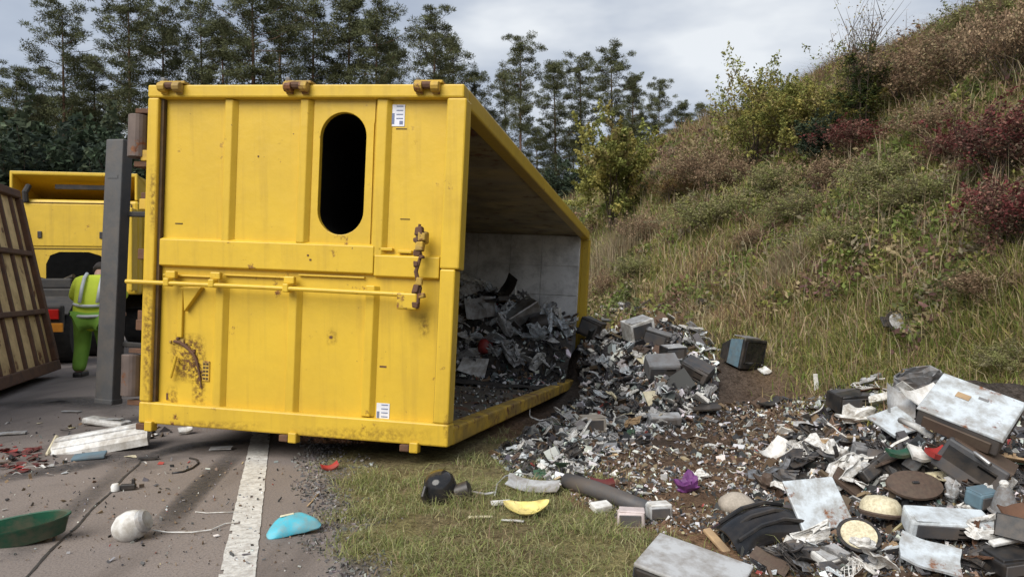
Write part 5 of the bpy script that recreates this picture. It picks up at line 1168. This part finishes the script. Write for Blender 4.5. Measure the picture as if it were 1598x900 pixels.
MB().rbox((0,0,.05),(w_*.98,d_*.96,.10),.012,2).build('base','black',g); MB().rbox((0,0,.112),(w_,d_,.018),.006,2).build('lid','lgrey',g); MB().rbox((-w_/2-.005,0,.06),(.01,d_*.8,.05),.004).build('grille','dark',g); MB().rbox((w_*.2,-d_*.3,.123),(.06,.02,.005),.002).build('badge','dark',g)
th(g,'flat appliance with grey lid and black base at the bottom edge','appliance',1078,920,-32,12,4,.0)
plate('pale_pole','tan','pale weathered lath beside the flat appliance','lath',1118,852,14,58,.02,18,20,0,.02)
# black bumper piece
g = empty('bumper_cover'); k = sz(1185,835)
auto_smooth(MB().sheet(.46,.26,.008,lambda u,v:(0,.03*math.cos(2*u),.13*math.cos(1.35*v)*(1-.35*u*u)),18,10).build('shell','gloss_black',g))
for v_ in (-.08,.0,.075): MB().tube([(-.2,v_,.085),(-.07,v_,.135),(.07,v_,.135),(.2,v_,.088)],.011,6).build('ridge','black',g)
MB().tube([(-.22,-.14,.03),(0,-.145,.045),(.22,-.14,.03)],.010,6).build('trim','lgrey',g)
th(g,'glossy black curved bumper piece at the front of the heap','bumper',1185,842,22,18,0,.02)
plate('enamel_board','enamel','pale blue enamel board standing tilted beside the black bumper piece','board',1276,826,84,84,.018,8,48,4,.13,0,None,.03)
g = empty('round_dish'); k = sz(1340,858); auto_smooth(MB().lathe([(.02,.0),(.8,.0),(1.0,.10),(1.16,.12),(1.16,.17),(1.0,.18),(.98,.15)],30).build('rim','black',g)); g.scale=(28*k,)*3
auto_smooth(MB().lathe([(.02,.19),(.7,.2),(.93,.22),(.96,.17)],30).build('dish','cream',g)); th(g,'round off-white dish with black rim lying in the heap','dish',1340,856,0,34,-8,.06)
g = empty('cream_bowl'); k = sz(1374,818); auto_smooth(MB().lathe([(1.0,0),(1.0,.12),(.93,.45),(.72,.68),(.3,.78),(.02,.8)],28).build('dome','cream',g)); auto_smooth(MB().lathe([(.2,-.25),(1.02,-.2),(1.08,-.05),(1.02,.02)],28).build('base','brown',g)); g.scale=(30*k,)*3
th(g,'upturned cream bowl on a brown base above the round dish','bowl',1374,822,0,-6,6,.08)
g = empty('oval_lid'); k = sz(1425,790); auto_smooth(MB().lathe([(.02,.0),(.9,.0),(1.0,.12),(.97,.2),(.6,.26),(.02,.28)],32,None,1,.62).build('lid','brown',g)); MB().rbox((0,0,.3),(.25,.1,.08),.02).build('knob','black',g); g.scale=(44*k,)*3
th(g,'dark brown oval lid in the middle of the heap','lid',1425,790,0,38,0,.10)
case('pale_cabinet','enamel','pale grey-blue flat case in front of the brown oval lid','case',1474,845,122,46,30,-4,14,2,.04,'enamel',3)
plate('enamel_sheet','enamel','pale blue sheet at the bottom edge of the heap','sheet',1450,892,84,64,.012,-28,24,0,.07,.05)
case('dark_case','black','black case with white edge at the bottom right corner','case',1575,896,74,46,26,14,8,0,.02,'black',2)
plate('white_edge_strip','white','white trim strip on the black corner case','strip',1572,880,66,12,.02,14,20,0,.10)
# big white board appliance and neighbours
g = empty('flat_washer'); k = sz(1515,720); w_, d_ = 118*k, 112*k
MB().rbox((0,0,.06),(w_*.97,d_*.97,.10),.01,2).build('casing','dark',g); MB().rbox((0,0,.118),(w_,d_,.016),.005,2,.008,None,random.Random(3)).build('top_board','enamel',g)
MB().rbox((-.06,.05,.1275),(.07,.05,.003),.001).build('stain','tan',g); MB().rbox((.03,.09,.1275),(.05,.02,.003),.001).build('stain','grey',g); MB().rbox((0,-d_/2,.05),(w_*.8,.012,.07),.004).build('side_panel','brown',g)
th(g,'large bluish white board on a grey casing topping the heap','board',1508,722,-46,30,-4,.22)
case('dark_cabinet','dark','dark grey cabinet leaning under the large white board','cabinet',1505,752,92,60,52,-46,24,20,.02,'brown',2)
plate('white_board','enamel','small bluish white board on the heap, left of the large one','board',1397,690,62,56,.014,22,28,0,.13,0,None,.03)
plate('curved_sheet','lgrey','upright curled grey sheet behind the small white board','sheet',1402,662,40,60,.008,-20,40,0,.13,.3)
plate('curved_sheet','white','dirty white curled sheet between the two white boards','sheet',1442,660,62,50,.008,14,34,0,.14,.22)
o = link('rolled_film', frag_mesh('crumpled_wrap',3).mesh('rolled_film','white')); k=sz(1335,660); o.scale=(84*k,44*k,50*k); th(o,'dirty white rolled film at the top of the heap','film',1335,664,16,0,0,.03)
case('black_recorder','black','black recorder casing at the top left of the heap','recorder',1328,640,66,40,26,10,10,0,.02,'dark',3)
case('grey_box','grey','small brownish grey box in the heap','box',1345,728,34,28,28,-14,6,8,.02,None,0)
case('tan_block','tan','tan wooden block at the edge of the heap','block',1288,706,22,18,20,16,0,0,0,None,0)
plate('white_shell','white','curved white shell piece on the soil before the heap','shell',1206,722,54,34,.008,34,30,0,.05,.35)
cable('metal_rod','silver',[(1448,716),(1480,742),(1512,770),(1545,798)],.012,'thin pale metal rod slanting under the large white board','rod',.24)
cable('white_lath','white',[(1405,712),(1430,726),(1455,742)],.018,'white lath in the heap above the brown oval lid','lath',.22)
plate('red_piece','red','pinkish red plastic piece in the heap','scrap',1462,764,32,22,.03,12,20,0,.18,.15)
plate('white_piece','white','white plastic piece next to the red piece','scrap',1434,758,28,30,.02,-10,30,0,.17,.1)
plate('green_piece','green','dark green plastic piece in the heap above the oval lid','scrap',1402,758,34,18,.02,0,16,0,.17,.1)
g = empty('grey_cone'); k = sz(1568,815); auto_smooth(MB().lathe([(.95,0),(1,.12),(.8,.2),(.42,1.5),(.25,1.75),(.02,1.78)],22).build('cone','grey',g)); auto_smooth(MB().lathe([(.27,1.74),(.28,1.95),(.2,2.05),(.02,2.06)],16).build('tip','white',g)); g.scale=(24*k,)*3; th(g,'grey cone with white tip in the heap at the right edge','cone',1568,822,0,10,-8,.08)
o = link('lavender_wrap', frag_mesh('crumpled_wrap',0).mesh('lavender_wrap','lgrey')); k=sz(1487,800); o.scale=(36*k,26*k,62*k); th(o,'pale crumpled bag between oval lid and grey cone','bag',1487,802,0,0,0,.08)
case('blue_grey_box','steelblue','blue-grey box left of the grey cone','box',1530,808,38,30,26,20,10,0,.06,None,0)
plate('rusty_sheet','rust','rust-brown sheet at the right edge of the heap','sheet',1588,842,44,46,.01,10,34,0,.10,.15)
case('pale_crate','white','white box half buried at the lower heap near the round dish','box',1295,880,48,36,20,24,12,0,.0,'lgrey',0)
# -- spill mound pieces
g = empty('tube_television'); k = sz(1155,566); s_ = 54*k
MB().add([(-.5,-.35,0),(.5,-.35,0),(.5,-.35,.8),(-.5,-.35,.8),(-.42,.1,.05),(.42,.1,.05),(.42,.1,.72),(-.42,.1,.72),(-.24,.5,.12),(.24,.5,.12),(.24,.5,.5),(-.24,.5,.5)],[(0,1,2,3)[::-1],(0,1,5,4)[::-1],(1,2,6,5)[::-1],(2,3,7,6)[::-1],(3,0,4,7)[::-1],(4,5,9,8)[::-1],(5,6,10,9)[::-1],(6,7,11,10)[::-1],(7,4,8,11)[::-1],(8,9,10,11)[::-1]]).build('cabinet','black',g)
MB().rbox((0,-.38,.4),(1.02,.08,.84),.03,2).build('bezel','black',g); MB().rbox((0,-.425,.43),(.84,.02,.64),.04,2).build('screen','gloss_black',g); MB().rbox((.0,-.1,.83),(.7,.4,.03),.01).build('top_panel','grey',g); MB().add([(-.515,-.34,.01),(-.515,-.34,.8),(-.435,.1,.72),(-.435,.1,.05),(-.50,-.34,.01),(-.50,-.34,.8),(-.42,.1,.72),(-.42,.1,.05)],[(0,1,2,3),(7,6,5,4),(0,4,5,1),(1,5,6,2),(2,6,7,3),(3,7,4,0)]).build('side_panel','steelblue',g)
g.scale=(s_,)*3; th(g,'old black tube television lying alone on the foot of the bank','television',1153,570,36,4,10,.0)
case('dark_computer','dark','dark grey computer case right of the mound below the television','computer',1085,590,44,40,18,-36,24,16,.05,'dark',2)
case('grey_computer','grey','grey computer case on the right shoulder of the mound','computer',1032,586,48,38,24,2,26,0,.03,'grey',2)
case('white_printer','white','white box-shaped printer on top of the mound','printer',998,528,42,34,30,24,12,-10,.0,'lgrey',1)
case('black_printer','black','black appliance next to the white printer on top of the mound','appliance',1022,540,40,30,24,-20,10,14,.0,'grey',1)
case('blue_black_box','black','bluish black box with white lid on the mound crest','box',1050,560,34,28,20,12,8,0,.0,'lgrey',0)
plate('cream_board','cream','cream oblong board near the top of the mound','board',1004,564,22,40,.02,30,34,0,.04)
plate('cream_board','cream','cream oblong board on the lower right of the mound','board',1017,628,20,36,.02,6,30,0,.04)
plate('white_strip','white','white strip pointing at the reddish earth','strip',1102,610,40,12,.012,30,10,0,.02)
plate('black_sheet','black','long black panel lying at the foot of the mound','panel',1078,640,86,34,.02,-8,8,0,.03,.05)
case('grey_block','grey','grey slab in front of the long black panel','slab',1036,662,50,30,14,-4,6,0,.0,'lgrey',0)
case('concrete_block','stone','grey concrete-like block at the front of the mound','block',924,672,40,30,22,10,0,0,.0,'stone',0)
plate('pale_blue_sheet','enamel','pale blue sheet where the load spills over the container edge','sheet',888,540,58,40,.012,-8,34,0,.12,.05)
case('black_monitor','black','black monitor housing at the container mouth','monitor',918,530,34,28,28,-24,10,20,.05,'black',0)
plate('black_strip','black','black strip lying on the grass before the heap','strip',1202,634,48,14,.015,34,14,0,.03,.1)
plate('white_peg','white','short white peg standing in the grass','peg',1273,606,7,30,.02,0,78,0,.06)
plate('white_scrap','white','small white scrap below the television','scrap',1193,582,16,16,.015,30,30,0,.02,.1)
g = empty('loudspeaker'); k = sz(1400,515); auto_smooth(MB().lathe([(.2,.36),(.6,.38),(.7,.42),(1.0,.5),(1.0,.58),(.85,.58),(.5,.36),(.45,.30),(.02,.30)],28).build('basket','black',g)); auto_smooth(MB().lathe([(.42,.57),(.80,.585),(.80,.60),(.5,.61),(.42,.60)],28).build('ring','lgrey',g)); auto_smooth(MB().lathe([(.02,.40),(.41,.45),(.3,.56),(.02,.6)],20).build('dust_cap','black',g)); MB().rbox((-.95,.1,.45),(.6,.8,.12),.04,2).build('bracket','black',g); g.scale=(24*k,)*3
th(g,'round black loudspeaker with pale ring lying on the bank','loudspeaker',1400,520,0,50,6,.06)
o = link('black_lump', frag_mesh('appliance_block',1).mesh('black_lump','black')); k=sz(1100,475); o.scale=(22*k,)*3; th(o,'small black lump in the grass above the mound','scrap',1100,476,20)
def lp(o, label, cat, a, y, up, yaw=0, tx=0, ty=0):
    o.location = cw(a,y,max(float(hin(a,y)),0)+.08+up); o.rotation_mode = 'ZYX'; o.rotation_euler = (R(tx),R(ty),R(yaw)); MARKS.append((label, o)); return tag(o,label,cat)
lp(MB().rbox((0,0,0),(.5,.36,.20),.02,2,.02,None,random.Random(2)).build('silver_player','silver'),'dull silver player tilted on top of the load in the container','player',1.55,6.1,.16,25,30,-24)
g = empty('black_motor'); auto_smooth(MB().lathe([(.04,-.14),(.13,-.13),(.15,.0),(.13,.13),(.04,.14)],18,Matrix.Rotation(R(80),4,'Y')).build('housing','black',g)); MB().tube([(.14,0,0),(.24,0,.02)],.03,8).build('shaft','silver',g); lp(g,'round black motor beside the silver player','motor',1.85,6.0,.15)
bm = bmesh.new(); bmesh.ops.create_icosphere(bm,subdivisions=2,radius=.12); mb=MB(); bm.verts.index_update(); mb.add([v.co*(1+.15*math.sin(9*v.co.x*8)) for v in bm.verts],[[v.index for v in f.verts] for f in bm.faces]); bm.free()
lp(mb.build('red_ball','red',None,True),'dull red ball-shaped piece in the load inside the container','scrap',1.1,5.75,.14)
lp(MB().sheet(.55,.3,.015,lambda u,v:(0,0,.12*u*u),8,4).build('black_cover','black'),'curved black cover sticking up from the load','cover',1.2,6.4,.22,30,40,-30)
lp(MB().sheet(.5,.34,.012,lambda u,v:(0,0,.05*math.sin(3*u)),8,4).build('pale_cover','lgrey'),'pale grey cover plate standing in the load','cover',.95,6.0,.16,10,62,20)
lp(MB().sheet(.4,.3,.012,lambda u,v:(0,0,.05*u*v),6,4).build('white_cover','white'),'white cover plate at the lower edge of the load','cover',1.0,5.55,.12,-14,50,0)

# ------------------------------------------------------------------ labels of the loose scrap: where each lies, told by the nearest recognisable piece
def photo(o): l = o.matrix_basis.translation; return (799+F*l.x/l.y, 450-F*(l.z-CAMZ)/l.y)
NOUN = {'garden_trough':'dark green trough','white_lamp_globe':'white lamp globe','lamp_housing':'long lamp housing','purple_bag':'purple bag','rounded_stone':'rounded stone','flat_appliance':'flat grey-lidded appliance','bumper_cover':'black bumper piece',
 'enamel_board':'pale blue board','round_dish':'round dish','cream_bowl':'cream bowl','oval_lid':'brown oval lid','pale_cabinet':'pale flat case','enamel_sheet':'pale blue bottom sheet','dark_case':'black corner case','flat_washer':'large white board','white_board':'small white board',
 'black_recorder':'black recorder casing','tan_block':'tan block','white_shell':'curved white shell','grey_cone':'grey cone','tube_television':'tube television','dark_computer':'dark computer case','grey_computer':'grey computer case','white_printer':'white printer','concrete_block':'concrete block',
 'black_sheet':'long black panel','pale_blue_sheet':'pale blue mouth sheet','black_monitor':'black monitor','pink_block':'pink block','grey_sheet':'bent grey sheet','silver_player':'silver player','black_motor':'black motor','red_ball':'red ball','black_cover':'curved black cover','pale_cover':'pale cover plate','white_cover':'white cover plate','torn_connector':'black connector','white_strip':'white strip','board_offcut':'teal board corner'}
marks = [(NOUN[o.name.split('.')[0]], photo(o), o) for _, o in MARKS if o.name.split('.')[0] in NOUN and o.name != 'white_strip.001']
INS = {'silver_player','black_motor','red_ball','black_cover','pale_cover','white_cover'}
fam = {}
for o, ph, gp_ in LOOSE:
    q = photo(o); ins = 'inside' in gp_
    c = [m for m in marks if (m[2].name in INS) == ins]
    nm, p, _ = min(c, key=lambda m: (m[1][0]-q[0])**2+(m[1][1]-q[1])**2); dx, dy = q[0]-p[0], q[1]-p[1]
    rel = ('left of' if dx < 0 else 'right of') if abs(dx) > abs(dy) else ('behind' if dy < 0 else 'in front of')
    fam.setdefault(f'{ph} {rel} the {nm}', []).append((math.hypot(dx,dy), o))
for k_, L_ in fam.items():
    L_.sort(key=lambda a: a[0])
    for i, (_, o) in enumerate(L_): o['label'] = k_ if len(L_) == 1 else k_ + (', closest' if i == 0 else f', {ORD[i]} closest')
